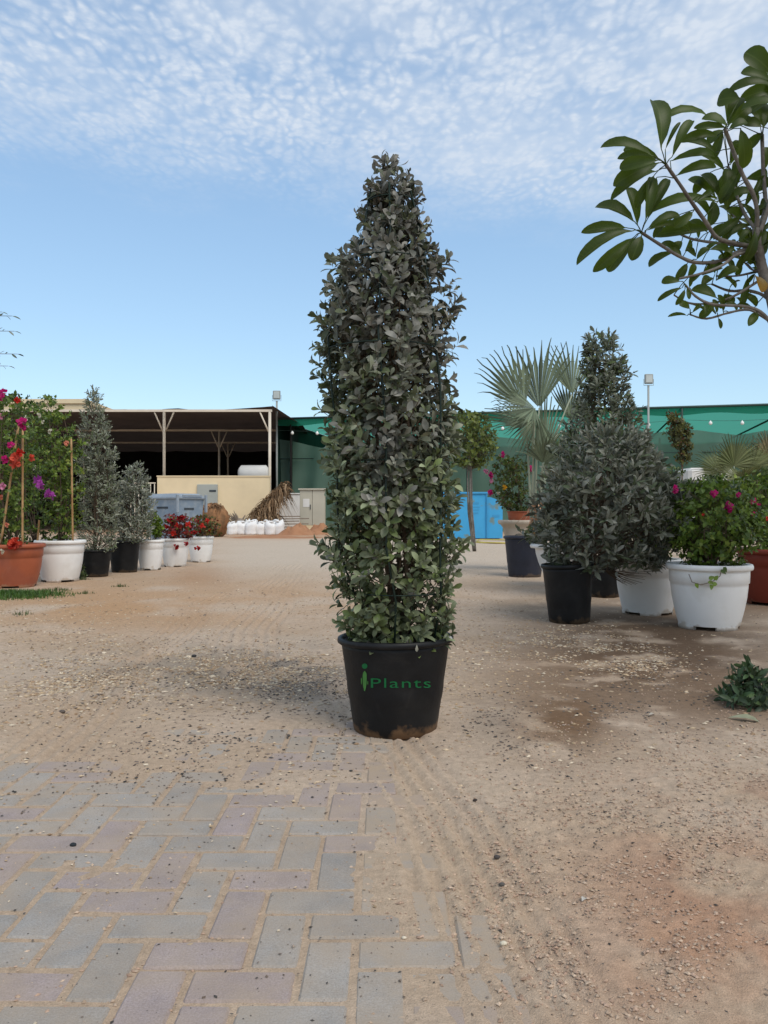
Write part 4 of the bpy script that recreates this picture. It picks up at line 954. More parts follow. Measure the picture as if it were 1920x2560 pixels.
for k, (a_, b_, dd, lab) in enumerate((((57,1074),(56,1372),8.83,'upright bamboo stake in the terracotta planter'),((47,1059),(2,1360),8.80,'leaning bamboo stake in the terracotta planter'),((178,1097),(182,1356),9.52,'bamboo stake in the near white planter'),((98,1300),(92,1375),9.55,'short bamboo stake between the terracotta and white planters'))):
    p, q = P(*a_, dd), P(*b_, dd); pts = [q.lerp(p, j/10) for j in range(11)]
    tag(MB().tube(pts, [.0115 + .002*(j % 2) for j in range(11)], 8).build('bamboo_stake', MT['bamboo'], None, True), lab, 'stake')

# olive twig reaching in from the left: the tree stands just outside the picture
d = 6.0; bx_ = -3.75
t = thing('olive_tree', 'slender-leaved olive tree whose twigs reach in at the left edge', 'olive tree', (bx_, d, -.01)); Bo = Vector(t.location)
MB().tube([(bx_,d,-.02),(bx_-.03,d+.02,.8),(bx_+.04,d,1.6),(bx_+.0,d,2.2)], [.06,.05,.04,.025], 9).build('trunk', MT['bark_grey'], t, True, loc=-Bo)
tw = MB(); tips = []
tgt = [P(30,790,d), P(36,828,d), P(44,885,d), P(20,915,d), P(4,780,d)]
for k in range(60):
    q = random.random()*6.28; e = random.uniform(-.4,1.3); L_ = random.uniform(.35,.65); dirv = Vector((math.cos(q)*math.cos(e), math.sin(q)*math.cos(e), math.sin(e)))
    p0 = Vector((bx_, d, random.uniform(1.5,2.2))); p2 = p0 + dirv*L_
    if p2.x > -2.98: p2.x = -3.02 - random.random()*.2
    tips.append((p0, p2))
for g in tgt: tips.append((Vector((bx_, d, g.z-.05)), g))
pp, dd_, ll = [], [], []
for p0, p2 in tips:
    mid = (p0+p2)/2 + Vector((0,0,.03)); tw.tube([p0, mid, p2], [.008,.005,.002], 4)
    for k in range(16):
        f = .25+.75*k/15; pos_ = p0.lerp(p2, f) + Vector((0,0,.06*f*(1-f))); ax = (p2-p0).normalized(); si = ax.orthogonal().normalized(); si = Matrix.Rotation(k*1.57+.4, 3, ax) @ si
        pp.append(pos_); dd_.append(ax*.8+si*.7); ll.append(.06*random.uniform(.7,1.15))
tw.build('twig', MT['bark_grey'], t, True, loc=-Bo)
n_ = len(pp); o = ob('crown', leaves_mesh('crown', 'lance', np.array(pp), np.array(dd_), rng.normal(0,1,(n_,3))+[0,0,1.5], np.array(ll), palette(n_, [(.12,.15,.11),(.18,.2,.16),(.08,.11,.07)], [2,1,2]), np.full(n_, .8)), MT['leaf'], t, -Bo); o['kind'] = 'stuff'

# ------------------------------------------------------------------ right-hand group
d = 10.42
nursery_pot('nursery_pot', 'tall navy-blue pot at the road end of the right row', 'navypot', gpos(1312,d), .285, .215, .545)
# cast stone urn with a terracotta pot
d = 11.6; g = gpos(1300,d)
t = thing('stone_urn', 'pale cast-stone pedestal urn behind the navy pot', 'urn', g); 
def scal(q, r, z): return (r*(1+.02*math.cos(24*q)) if z > .68 else r, z)
MB().lathe([(.20,0),(.20,.06),(.15,.08),(.10,.16),(.09,.30),(.12,.38),(.19,.44),(.235,.54),(.25,.62)], 32, close=False).build('pedestal', MT['stone'], t, True)
MB().lathe([(.25,.62),(.28,.67),(.315,.69),(.325,.72),(.315,.745),(.26,.742),(.24,.70),(.0,.70)], 72, wob=scal, close=False).build('scalloped_rim', MT['stone'], t, True)
nursery_pot('terracotta_pot', 'small terracotta pot standing on the stone urn', 'terracotta', (g[0]-.01,d,g[2]+.70), .19, .15, .175)
tb4, c, a = shrub('bougainvillea', 'bougainvillea with magenta and yellow blooms on the stone urn', 'bougainvillea', (g[0],d,g[2]+.85), d, [(1140,1240,1290),(1160,1225,1330),(1200,1218,1345),(1240,1225,1345),(1270,1255,1335),(1284,1275,1325)], 260, 6, .055, .09, 'heart', [(.07,.10,.015),(.10,.13,.02),(.04,.07,.012),(.12,.07,.03)], [4,3,3,1], stems=5, shell=(.15,1), shrink=.4, up=.4, th=(35,95), stem_r=.008)
Z6 = lambda l: [(1020+x*.2411, 1000+y*.2411, r*.2411, k) for x, y, r, k in l]
blooms(tb4, Z6([(980,565,34,'magenta'),(810,740,32,'pink'),(865,780,36,'magenta'),(850,960,34,'magenta'),(1275,710,36,'magenta'),(1000,905,28,'yellow'),(870,840,24,'pink'),(940,965,20,'white')]), 11.2, .1)

# Bismarck fan palm in the navy pot
MT['palmleaf'] = mat('palm_leaf', (.1,.1,.1), .55, .15, 6, 0, attr=True, transl=.2, spec=.25)
def fan_palm(name, label, base, fronds, d, L, nseg, c1, c2, pet_r=.018, spread=R(235), cat='palm', mt='palmleaf'):
    t = thing(name, label, cat, base); B = Vector(base)
    top = max(B.z+.05, B.z)
    for (hx_, hy_, dd, ang, L_, tw_, lean, *sp_) in fronds:
        spread = sp_[0] if sp_ else R(235); nseg = max(12, int(34*spread/R(200)))
        hub = P(hx_, hy_, d+dd); root = B + Vector((random.uniform(-.05,.05), random.uniform(-.05,.05), .02))
        mid = root.lerp(hub, .5) + Vector(((hub.x-root.x)*-.12, 0, .10*(hub-root).length))
        pts = [root.lerp(mid, .5)*.5+root.lerp(mid,.5)*.5, mid, hub]; q = []
        for k in range(9):
            f = k/8; q.append(root*(1-f)**2 + mid*2*f*(1-f) + hub*f*f)
        fo = MB().tube(q, [pet_r*(1-.45*k/8) for k in range(9)], 6).build('petiole', MT['palmstalk'], t, True, loc=-B)
        # fan plane: axis direction in the picture plane, tipped towards / away by lean, twisted by tw_
        ax = Vector((math.cos(ang)*math.cos(lean), math.sin(lean), math.sin(ang)*math.cos(lean)))
        sd_ = Vector((-math.sin(ang), 0, math.cos(ang))); sd_ = (Matrix.Rotation(tw_, 3, ax) @ sd_).normalized(); nr = ax.cross(sd_).normalized()
        V = []; Fc = []; CC = []
        for k in range(nseg):
            a0 = -spread/2 + spread*k/(nseg-1); da = spread/(nseg-1)/2; ll = L_*(1-.22*abs(a0/(spread/2))**2)*random.uniform(.93,1.05); dr = ax*math.cos(a0)+sd_*math.sin(a0)
            pl = .016*ll*(1 if k % 2 else -1); b0 = len(V); cc = np.array(c1)*(1-.5*random.random())+np.array(c2)*.5*random.random(); cup = .16*abs(math.sin(a0*.8))
            da1 = ax*math.cos(a0-da)+sd_*math.sin(a0-da); db1 = ax*math.cos(a0+da)+sd_*math.sin(a0+da)
            for f, wf in ((.03,1),(.28,1),(.55,.93),(.72,.42),(.88,.2),(1.0,.03)):
                r_ = ll*f; cen = hub + dr*r_ + nr*(cup*r_*f) + Vector((0,0,-.16*ll*f**4*random.uniform(.4,1)))
                wdt = (db1-da1)*.5*ll*min(f,.58)*wf*.98
                V += [cen-wdt, cen+nr*pl*min(1,f*2), cen+wdt]; CC += [cc*.92, cc, cc*.92]
            for s in range(5): Fc += [(b0+s*3,b0+s*3+1,b0+s*3+4,b0+s*3+3),(b0+s*3+1,b0+s*3+2,b0+s*3+5,b0+s*3+4)]
        ob('fan_blade', mesh('fan_blade', V, Fc, False, np.array(CC)), MT[mt], t, -B)
    return t
MT['palmstalk'] = mat('palm_stalk', (.30,.33,.24), .6, .15, 8, .1, 30)
d = 10.42; g = gpos(1312,d)
palm = fan_palm('bismarck_palm', 'silver-green fan palm with split fan leaves in the navy pot', (g[0]+.1, d, .44),
    [(1312,1020,-.1,R(119),1.0,R(25),-.1,R(85)),(1348,1020,.15,R(90),1.10,R(-30),.1,R(75)),(1431,985,.5,R(96),.86,R(20),.2,R(85)),(1337,1020,-.45,R(185),.58,R(45),-.35,R(150)),
     (1357,1158,-.35,R(35),.66,R(35),-.4,R(200)),(1362,1150,.0,R(86),.98,R(50),.05,R(70)),(1345,1040,-.2,R(248),.66,R(-20),-.2,R(120)),(1425,1050,.6,R(70),.75,R(10),.4,R(110)),(1330,1060,.2,R(160),.72,R(50),.2,R(110))],
    d, .9, 34, (.135,.17,.10), (.215,.25,.17))
MB().tube([(0,0,-.02),(.01,0,.12),(.02,0,.3)], [.10,.09,.05], 12).build('trunk', MT['tan'], palm, True)
V, Fc, CC = strips(30, (g[0]+.16,d-.15,.75), (g[0]+.2,d-.1,.95), (.8,.5,.8), .3, .02, [(.42,.25,.15),(.35,.2,.12)], .9, 5)
ob('dry_sheath', mesh('dry_sheath', V, Fc, False, CC), MT['dryleaf'], palm, -Vector(palm.location))

# goblet-shaped white pot between navy and black
d = 9.1; g = gpos(1395,d)
t = thing('goblet_planter', 'slender white goblet planter half hidden behind the silver bush', 'plant pot', g)
MB().lathe([(.14,0),(.16,.02),(.15,.08),(.175,.16),(.225,.28),(.255,.38),(.262,.44)], 36, close=False).build('body', MT['whitepot'], t, True)
MB().lathe([(.258,.44),(.315,.448),(.322,.47),(.315,.495),(.27,.497),(.25,.45)], 36, close=False).build('rim', MT['whitepot'], t, True)
MB().lathe([(0,.445),(.25,.44)], 24, close=False).build('soil', MT['soil'], t)
shrub('leafy_plant', 'small trailing green plant in the white goblet planter', 'plant', (g[0],d,.42), d, [(1300,1345,1400),(1320,1320,1420),(1345,1302,1430),(1362,1330,1430)], 150, 6, .05, .06, 'heart', [(.07,.10,.03),(.10,.13,.05),(.05,.07,.02)], [3,2,2], stems=4, shell=(.2,1), shrink=.4, stem_r=.006)

# silver cone and silver bush
d = 7.95; g = gpos(1512,d)
nursery_pot('nursery_pot', 'dark pot in shadow under the tall silver cone on the right', 'blackpot', g, .19, .145, .42)
DS = [(.18,.187,.14),(.12,.13,.09),(.28,.285,.235),(.085,.11,.055)]
shrub('silver_shrub', 'tall silver-green conical shrub behind the round silver bush', 'shrub', (g[0],d,.36), d, [(830,1492,1502),(845,1470,1530),(880,1462,1545),(930,1455,1560),(1000,1445,1572),(1060,1420,1590),(1130,1395,1625),(1250,1380,1640),(1380,1440,1580)],
      1350, 8, .084, .09, 'lance', [(.17,.185,.135),(.12,.14,.09),(.23,.245,.19),(.13,.17,.065)], SW, stems=5, shell=(.3,1), th=(20,75), up=.9, shrink=.12)
d = 6.12; g = gpos(1424,d)
nursery_pot('nursery_pot', 'black pot leaning under the broad silver bush on the right', 'blackpot', g, .205, .158, .46, tilt=(0, R(-2.5), 0))
shrub('silver_bush', 'broad round silver-leaved bush in the black pot on the right', 'shrub', (g[0],d,.38), d+.12, [(1075,1480,1540),(1100,1440,1620),(1150,1395,1660),(1200,1365,1690),(1250,1345,1715),(1300,1338,1725),(1350,1352,1700),(1400,1370,1665),(1440,1390,1625),(1475,1420,1580)],
      900, 8, .092, .11, 'lance', DS, SW, stems=8, leafobj=200, shell=(.5,1), th=(18,72), up=.75, shrink=.35, stem_r=.014, depth=.9)

# white planters and bougainvillea on the right
g1 = gpos(1618, 6.62); planter('white_planter', 'white planter half hidden behind the silver bush on the right', 'whitepot', g1, .285, .47, rz=.3)
g2_ = gpos(1772, 5.82); planter('white_planter', 'large white planter in front on the right with green bougainvillea', 'whitepot', g2_, .305, .475, rz=.75)
g3 = gpos(1945, 7.3); planter('terracotta_planter', 'dark red planter cut by the right edge behind the white one', 'darkred', g3, .37, .52, rz=.2)
Z3 = lambda l: [(1100+x*.4943, 800+y*.4943, r*.4943, k) for x, y, r, k in l]
d = 5.82
BG = [(.10,.165,.02),(.15,.225,.028),(.06,.10,.014),(.21,.27,.045)]
tr, c, a = shrub('bougainvillea', 'bushy green bougainvillea with magenta blooms in the front white planter', 'bougainvillea', (g2_[0],d,.41), d, [(1200,1730,1830),(1230,1700,1880),(1280,1672,1905),(1330,1668,1900),(1380,1690,1870),(1412,1720,1850)], 420, 7, .050, .09, 'heart', BG, GW, 'leaf', stems=8, shell=(.15,1), shrink=.4, up=.4, th=(35,95), stem_r=.007)
blooms(tr, Z3([(1390,880,20,'magenta'),(1465,945,30,'magenta'),(1375,875,12,'magenta'),(1510,885,14,'magenta'),(1190,855,22,'magenta'),(1540,1090,12,'red'),(1330,985,8,'red')]), 5.55, .05)
d = 7.3
tr2, c, a = shrub('bougainvillea', 'bougainvillea with magenta blooms in the dark red planter at the right edge', 'bougainvillea', (g3[0],d,.44), d, [(1190,1850,1960),(1220,1830,2000),(1300,1820,2030),(1370,1850,2010),(1400,1890,1990)], 300, 7, .052, .09, 'heart', BG, GW, 'leaf', stems=6, shell=(.15,1), shrink=.4, up=.4, th=(35,95), stem_r=.007)
blooms(tr2, Z3([(1580,920,22,'magenta'),(1580,965,24,'magenta'),(1610,940,14,'magenta'),(1655,1005,14,'red'),(1565,970,16,'red')]), 6.9, .05)
d = 6.62
shrub('leafy_plant', 'green plant between the silver bush and the front white planter', 'plant', (g1[0],d,.40), d, [(1330,1600,1700),(1360,1590,1700),(1400,1600,1680),(1415,1610,1660)], 110, 6, .05, .08, 'heart', BG, GW, 'leaf', stems=5, shell=(.15,1), shrink=.4, up=.4, th=(35,95), stem_r=.007)
# trailing sprig over the rim
p = [P(1722,1435,5.50), P(1730,1455,5.49), P(1752,1462,5.49), P(1780,1455,5.49), P(1800,1440,5.50), P(1806,1415,5.53)]
t = thing('trailing_vine', 'thin leafy vine hanging over the front white planter rim', 'vine', P(1806,1415,5.53)); Bq = Vector(t.location)
MB().tube(p, .003, 5).build('stem', MT['bark'], t, True, loc=-Bq)
pos = np.array([P(x, y, 5.49)[:] for x, y in ((1770,1455),(1778,1462),(1785,1450),(1772,1448),(1790,1456),(1738,1458),(1802,1425),(1808,1418))]); 
o = ob('foliage', leaves_mesh('foliage', 'heart', pos, rng.normal(0,1,(8,3))*[1,.3,1], np.tile([0,-1.,.3],(8,1)), np.full(8,.045), palette(8, BG, GW)), MT['leaf'], t, -Bq)

# plants behind on the right
shrub('young_tree', 'slim green tree with pale bare stems left of the fan palm', 'tree', (P(1185,0,17).x,17,0), 17, [(1030,1145,1190),(1050,1130,1225),(1090,1120,1250),(1130,1120,1240),(1165,1130,1215)], 330, 6, .10, .16, 'heart', [(.12,.155,.03),(.16,.19,.035),(.08,.11,.02)], [3,2,3], stems=4, shell=(.1,1), shrink=.0, up=.3, th=(35,95), stem_r=.026, barkm='bark_grey')
shrub('young_tree', 'narrow brown-green young tree before the green net on the right', 'tree', (P(1700,0,19).x,19,0), 19, [(1030,1672,1690),(1050,1664,1715),(1080,1668,1728),(1120,1685,1730),(1155,1695,1725)], 200, 6, .10, .14, 'heart', [(.09,.10,.02),(.12,.12,.03),(.06,.06,.02),(.16,.08,.04)], [3,3,2,1], stems=3, shell=(.1,1), shrink=.3, up=.3, th=(35,95), stem_r=.03)
MT['stalk2'] = MT['palmstalk']
fan_palm('fan_palm', 'yellow-green fan palm behind the bougainvillea on the right', (P(1850,0,13).x,13,0), [(1835,1165,0,R(95),.62,R(15),-.2),(1800,1180,.2,R(150),.55,R(30),.1),(1880,1170,.1,R(50),.6,R(-30),.2),(1850,1200,-.2,R(170),.5,R(50),-.4),(1860,1195,-.3,R(20),.5,R(50),-.4)], 13, .6, 26, (.12,.14,.05), (.20,.20,.09), .014)
fan_palm('fan_palm', 'brownish fan palm at the right edge in front of the green net', (P(1935,0,14).x,14,0), [(1925,1150,0,R(140),.62,R(15),-.2),(1930,1155,.2,R(100),.65,R(30),.1),(1930,1170,.1,R(190),.6,R(-30),.2),(1940,1160,.1,R(40),.6,R(-30),.2)], 14, .6, 26, (.20,.17,.08), (.27,.22,.12), .014)
for k, (px, d, pr, lab) in enumerate(((1640,12.5,[(1170,1600,1700),(1200,1580,1730),(1260,1580,1740),(1330,1600,1720),(1380,1620,1700)],'dark green shrub between the silver bush and the yellow-green palm'),
        (1790,12.0,[(1190,1750,1820),(1220,1730,1850),(1280,1730,1860),(1360,1740,1840)],'dark leafy shrub under the yellow-green palm'), (1900,10.0,[(1175,1890,1960),(1200,1870,1990),(1280,1860,2000),(1380,1880,1990)],'bright green shrub at the right edge behind the red planter'))):
    shrub('garden_shrub', lab, 'shrub', (P(px,0,d).x,d,0), d, pr, 260, 6, .07, .1, 'heart', [(.08,.12,.03),(.12,.165,.04),(.05,.08,.02)], [3,2,3], stems=6, shell=(.1,1), shrink=.3, up=.4, th=(35,95), stem_r=.012)
a = P(1727,1170,28)
t = thing('parked_van', 'white vehicle roof glimpsed before the green net on the right', 'vehicle', (P(1760,0,28).x, 28, 0))
MB().cbox((-1.1,-.8,.35),(1.1,.8,1.1),.12).build('body', MT['white_paint'], t); MB().add([(-.95,-.7,1.105),(.95,-.7,1.105),(.95,.7,1.105),(-.95,.7,1.105),(-.75,-.6,1.9),(.75,-.6,1.9),(.75,.6,1.9),(-.75,.6,1.9)], bx).build('cabin', MT['dark'], t)
MB().cbox((-.78,-.63,1.902),(.78,.63,2.42),.1).build('roof', MT['white_paint'], t)
for sx in (-.7,.7):
    for sy in (-.72,.72): MB().tube([(sx,sy-.09,.33),(sx,sy+.09,.33)], .33, 18).build('wheel', MT['dark'], t, True)

# ------------------------------------------------------------------ plumeria reaching in from the right
MT['plum'] = None
def plum_mat():
    m = mat('plumeria_leaf', (.038,.062,.008), .42, .2, 9, 0, spec=.3, rnd=.4, transl=.42, transl_col=(.13,.19,.014)); nt = m.node_tree; N = nt.nodes; L = nt.links; b = N['Principled BSDF']
    uv = N.new('ShaderNodeUVMap'); s = N.new('ShaderNodeSeparateXYZ'); L.new(uv.outputs[0], s.inputs[0])
    ab = N.new('ShaderNodeMath'); ab.operation = 'ABSOLUTE'; L.new(s.outputs[0], ab.inputs[0])
    ve = N.new('ShaderNodeMath'); ve.operation = 'MULTIPLY_ADD'; L.new(ab.outputs[0], ve.inputs[0]); ve.inputs[1].default_value = -.35; L.new(s.outputs[1], ve.inputs[2])
    si = N.new('ShaderNodeMath'); si.operation = 'SINE'; mu = N.new('ShaderNodeMath'); mu.operation = 'MULTIPLY'; mu.inputs[1].default_value = 110; L.new(ve.outputs[0], mu.inputs[0]); L.new(mu.outputs[0], si.inputs[0])
    r1 = N.new('ShaderNodeMapRange'); r1.inputs[1].default_value = .75; r1.inputs[2].default_value = 1; r1.inputs[4].default_value = .35; L.new(si.outputs[0], r1.inputs[0])
    r2 = N.new('ShaderNodeMapRange'); r2.inputs[1].default_value = .016; r2.inputs[2].default_value = .008; r2.inputs[4].default_value = .9; L.new(ab.outputs[0], r2.inputs[0])
    mx = N.new('ShaderNodeMath'); mx.operation = 'MAXIMUM'; L.new(r1.outputs[0], mx.inputs[0]); L.new(r2.outputs[0], mx.inputs[1])
    c = b.inputs['Base Color'].links[0].from_socket; mc = N.new('ShaderNodeMix'); mc.data_type = 'RGBA'; L.new(mx.outputs[0], mc.inputs[0]); L.new(c, mc.inputs[6]); mc.inputs[7].default_value = (.075,.105,.025,1); L.new(mc.outputs[2], b.inputs['Base Color'])
    return m
MT['plum'] = plum_mat(); MT['plum_yellow'] = mat('yellowing_leaf', (.30,.16,.02), .45, .3, 12, 0, col2=(.12,.10,.02), transl=.3)
DP = 4.0; ZP = lambda x, y, dd=0: P(1400+x*.339, 100+y*.339, DP+dd)
tp = thing('plumeria_tree', 'plumeria tree with long paddle leaves reaching in from the upper right', 'tree', (2.14, DP, -.01)); Bp = Vector(tp.location)
brs = [([(1900,5000),(1840,4000),(1740,3000),(1640,2300),(1560,1900),(1490,1680),(1460,1500),(1442,1390)], .055, .022, 0, 0),
 ([(780,920),(880,1060),(980,1210),(1080,1350),(1160,1460),(1300,1500),(1465,1530)], .011, .016, -.25, 0),
 ([(600,1420),(740,1510),(870,1590),(1000,1640),(1180,1630),(1320,1560),(1465,1520)], .010, .015, -.1, 0),
 ([(810,1390),(950,1460),(1100,1490),(1320,1515),(1465,1540)], .007, .013, .2, 0),
 ([(1215,650),(1270,800),(1350,1000),(1430,1150),(1455,1300),(1442,1400)], .012, .016, -.15, 0),
 ([(1240,930),(1280,1080),(1350,1260),(1400,1340),(1445,1400)], .010, .014, .2, 0),
 ([(1490,700),(1500,1000),(1515,1250),(1450,1395)], .013, .017, .1, 0),
 ([(1700,350),(1650,700),(1560,1150),(1460,1450)], .012, .018, -.1, 0),
 ([(1230,1240),(1320,1340),(1430,1420),(1450,1440)], .007, .010, .3, 0),
 ([(880,1760),(1050,1720),(1200,1660),(1310,1580),(1480,1560)], .007, .012, -.2, 0),
 ([(1150,1740),(1300,1740),(1450,1710),(1510,1720)], .006, .010, .15, 0),
 ([(840,1880),(950,1940),(1120,1940),(1280,1890),(1460,1780),(1520,1750)], .006, .011, .1, 0),
 ([(920,1800),(1000,1890),(1130,1950),(1400,1970),(1534,2060),(1620,2240)], .007, .014, -.1, 0),
 ([(960,2025),(1080,2055),(1250,2010),(1400,1990),(1540,2070)], .006, .010, .05, 0),
 ([(1120,1800),(1250,1850),(1400,1850),(1534,1910),(1600,2080)], .008, .014, .2, 0),
 ([(1320,1600),(1380,1660),(1430,1700),(1500,1700)], .006, .008, .1, 0)]
def smooth_path(pts, n_=4):
    out = []
    for i in range(len(pts)-1):
        p0, p1, p2, p3 = pts[max(i-1,0)], pts[i], pts[i+1], pts[min(i+2,len(pts)-1)]
        for k in range(n_):
            t_ = k/n_; out.append(.5*((2*p1)+(p2-p0)*t_+(2*p0-5*p1+4*p2-p3)*t_*t_+(3*p1-p0-3*p2+p3)*t_**3))
    return out + [pts[-1]]
BRP = []
for k, (pl, r0, r1, dd, _) in enumerate(brs):
    n_ = len(pl); pts = [ZP(x, y, dd*(1-i/(n_-1)) if k else 0) for i, (x, y) in enumerate(pl)]; 
    if k == 0: pts[0].z = -.03
    pts = smooth_path(pts); rr = [(r0 + (r1-r0)*i/(len(pts)-1))*(.74 if k else .8) + random.uniform(-.0008,.0008) for i in range(len(pts))]
    MB().tube(pts, rr, 9).build('trunk' if k == 0 else 'branch', MT['bark_grey'], tp, True, loc=-Bp)
    BRP += pts
lv = [(745,800,715,402,150,-.3),(775,810,885,598,34,-.2),(825,865,978,578,80,-.25),(695,858,318,752,110,-.3),(705,872,433,862,80,-.1),(730,885,438,942,100,-.35),(730,905,408,1052,130,-.25),(725,962,388,1135,90,-.15),(810,893,1145,850,90,-.1),(850,1003,1155,900,95,0),(740,880,470,800,100,-.05),(700,990,560,1240,80,-.2),(715,1010,640,1180,70,-.05),
 (555,1345,275,1190,130,-.1),(495,1385,183,1395,90,-.15),(560,1400,125,1605,110,-.2),(548,1452,248,1705,100,-.1),(562,1452,350,1705,130,-.05),(603,1440,530,1620,110,-.15),(572,1370,505,1080,100,-.02),(630,1335,690,985,90,-.2),(640,1330,805,1000,85,-.1),(640,1395,890,1270,85,-.1),(625,1405,985,1375,75,-.05),(800,1330,690,1440,60,0),
 (1105,560,765,555,95,-.15),(1330,430,1158,440,150,-.1),(1225,645,1000,638,60,-.2),(1160,705,918,722,85,-.1),(1150,832,912,712,90,0),(1240,640,1060,560,110,-.2),(1230,600,1240,350,110,.1),(1200,640,1090,560,80,-.1),(1240,640,1330,400,120,0),(1250,620,1400,480,100,-.1),(1210,660,1090,760,90,.1),(1200,680,1130,880,80,.1),(1240,660,1380,600,80,-.2),
 (1560,240,1365,90,170,-.1),(1560,300,1335,240,110,0),(1580,340,1258,335,110,-.1),(1600,360,1350,420,120,.1),(1620,420,1400,520,130,0),(1640,480,1340,500,120,-.2),(1620,380,1440,350,150,.15),(1500,640,1400,470,110,.1),(1500,650,1560,450,120,0),(1490,640,1360,600,100,-.1),(1500,680,1390,790,90,.1),(1480,640,1290,580,80,0),(1700,350,1500,200,140,.1),(1680,420,1500,440,140,.1),(1700,400,1480,300,120,.05),
 (1330,648,1372,935,110,-.2),(1300,790,1405,890,90,.1),(1365,1025,1560,1000,120,.1),(1180,1190,690,1262,110,-.05),(1200,1185,1245,940,110,.1),(1180,1175,1050,975,100,.15),(1155,1165,960,1000,90,.2),(1175,1185,985,1160,36,-.1),(1240,1210,1350,1090,90,.2),(1225,1240,1340,1310,100,.1),(1230,1250,1240,1100,90,0),(1130,1360,975,1170,90,.2),(1135,1395,695,1430,100,.1),(990,1395,835,1320,90,.15),(1090,1420,950,1330,90,.2),(1110,1400,1240,1390,80,.2),(1200,1450,1300,1320,80,.2),(1130,1180,1110,1360,100,.2),(1280,1320,1180,1210,90,.25),(1440,1120,1530,1010,110,.1),(1450,1250,1390,1080,100,.2),(1470,1260,1540,1180,90,0),(1290,1000,1230,1200,90,.25),(1250,960,1160,1120,80,.2),(1060,1000,990,1130,80,.25),
 (850,1560,652,1668,90,0),(905,1605,748,1492,80,.1),(940,1645,860,1765,70,0),(1005,1620,1092,1528,60,-.1),(1100,1545,1285,1560,100,-.1),(1150,1775,1315,1680,95,-.05),(890,1780,748,1780,75,-.1),(905,1825,722,1912,45,-.1),(1160,1905,982,1820,100,-.05),(1050,1735,1190,1640,110,0),(1250,1835,1318,1768,55,.1),(1385,1750,1340,1965,60,.1),(960,1985,895,1945,80,0),(940,2032,808,2025,34,0),(1145,1950,1030,2045,70,0),(1455,2010,1398,2095,70,0),(1215,1870,1260,1955,90,.1),(1040,1820,1110,1740,80,.15),(1330,1870,1460,1950,80,.15),(900,1480,830,1560,90,.15),(960,1460,930,1560,70,.2),(1000,1600,940,1540,60,.15),(940,1760,990,1650,60,.1),(1400,1480,1310,1420,90,.2),(1440,1420,1330,1480,80,.25),(1550,1500,1600,1350,110,.1)]
T0, F0 = TPL['plumeria']
def plum_leaf(bx0, by0, tx0, ty0, w, dd, mt):
    p, q = ZP(bx0, by0, dd), ZP(tx0, ty0, dd + random.uniform(-.06,.06)); ax = q-p; L_ = ax.length; ax.normalize()
    nr = Vector((random.uniform(-.35,.35), -1, random.uniform(-.1,.75))); x = ax.cross(nr).normalized(); z = x.cross(ax)
    wid = w*.92*.339*DP/F; ws = wid/(.37*L_); V = []
    cur = random.uniform(-.06,.14)
    for (a_, b_, c_) in T0:
        V.append(p + x*(a_*ws*L_) + ax*(b_*L_) + z*((c_*1.6 - cur*b_*b_)*L_ + abs(a_)*ws*L_*.10*random.uniform(.5,1.2)))
    UV = [(a_, b_) for a_, b_, _ in T0]; FF = [tuple(int(i_) for i_ in f_) for f_ in F0]
    nb_ = min(BRP, key=lambda b_: (b_-p).length)
    if (nb_-p).length < .30:                     # leaf stalk back to its twig
        st = MB().tube([nb_, nb_.lerp(p, .55)+Vector((0,0,.006)), p+ax*.012*L_], [.0028,.0024,.0022], 5); n0 = len(V); V += [Vector(v_) for v_ in st.v]; UV += [(0,.5)]*len(st.v); FF += [tuple(i_+n0 for i_ in f_) for f_ in st.f]
    o = ob('leaf', mesh('leaf', V, FF, True, uv=UV), mt, tp, -Bp); return o
for l in lv: plum_leaf(*l, MT['plum'])
inv = lambda q_: ((960+q_.x/q_.y*F-1400)/.339, (1280-(q_.z-HC)/q_.y*F-100)/.339, q_.y-DP)
cand = [inv(q_) for q_ in BRP]; cand = [c_ for c_ in cand if 900 < c_[0] < 1560 and 400 < c_[1] < 2050]
for k in range(85):
    x_, y_, d_ = random.choice(cand); a_ = random.uniform(0, 6.283); L_ = random.uniform(150, 290) if y_ < 1450 else random.uniform(80, 150)
    x2, y2 = x_+L_*math.cos(a_), y_-L_*math.sin(a_)
    plum_leaf(x_+.15*L_*math.cos(a_), y_-.15*L_*math.sin(a_), x2, y2, L_*random.uniform(.28,.4), d_+random.uniform(-.05,.12), MT['plum'])
o = plum_leaf(1440,1735,1495,1860,95,-.1,MT['plum_yellow']); o['label'] = 'yellow-brown withered leaf'
o = plum_leaf(1140,1640,1080,1780,80,-.1,MT['plum_yellow']) if False else None

# the rest of its crown, unseen, added at the right to shade the pots
lp, ld, ln_ = [], [], []
for k in range(46):
    while True:
        v = Vector((random.gauss(0,1), random.gauss(0,1), random.gauss(0,.6))); v = v.normalized()*random.uniform(.45,1.0); c = Vector((2.95+v.x*1.15, 4.4+v.y*1.15, 2.75+v.z*.75))
        if c.x/c.y > .60: break
    st = Vector((2.05, 4.0, 1.75 + .25*random.random())); mid = st.lerp(c, .5) + Vector((0,0,-.12))
    MB().tube([st, mid, c], [.018,.014,.010], 6).build('branch', MT['bark_grey'], tp, True, loc=-Bp)
    ax = (c-mid).normalized()
    for j in range(13):
        q = j*2.4; e = R(random.uniform(35,95)); o_ = ax.orthogonal().normalized(); dv = ax*math.cos(e) + (Matrix.Rotation(q, 3, ax) @ o_)*math.sin(e)
        if (c + dv*.32).x/(c + dv*.32).y < .52: continue
        lp.append(c); ld.append(dv); ln_.append(ax*math.sin(e)+Vector((0,0,.3)))
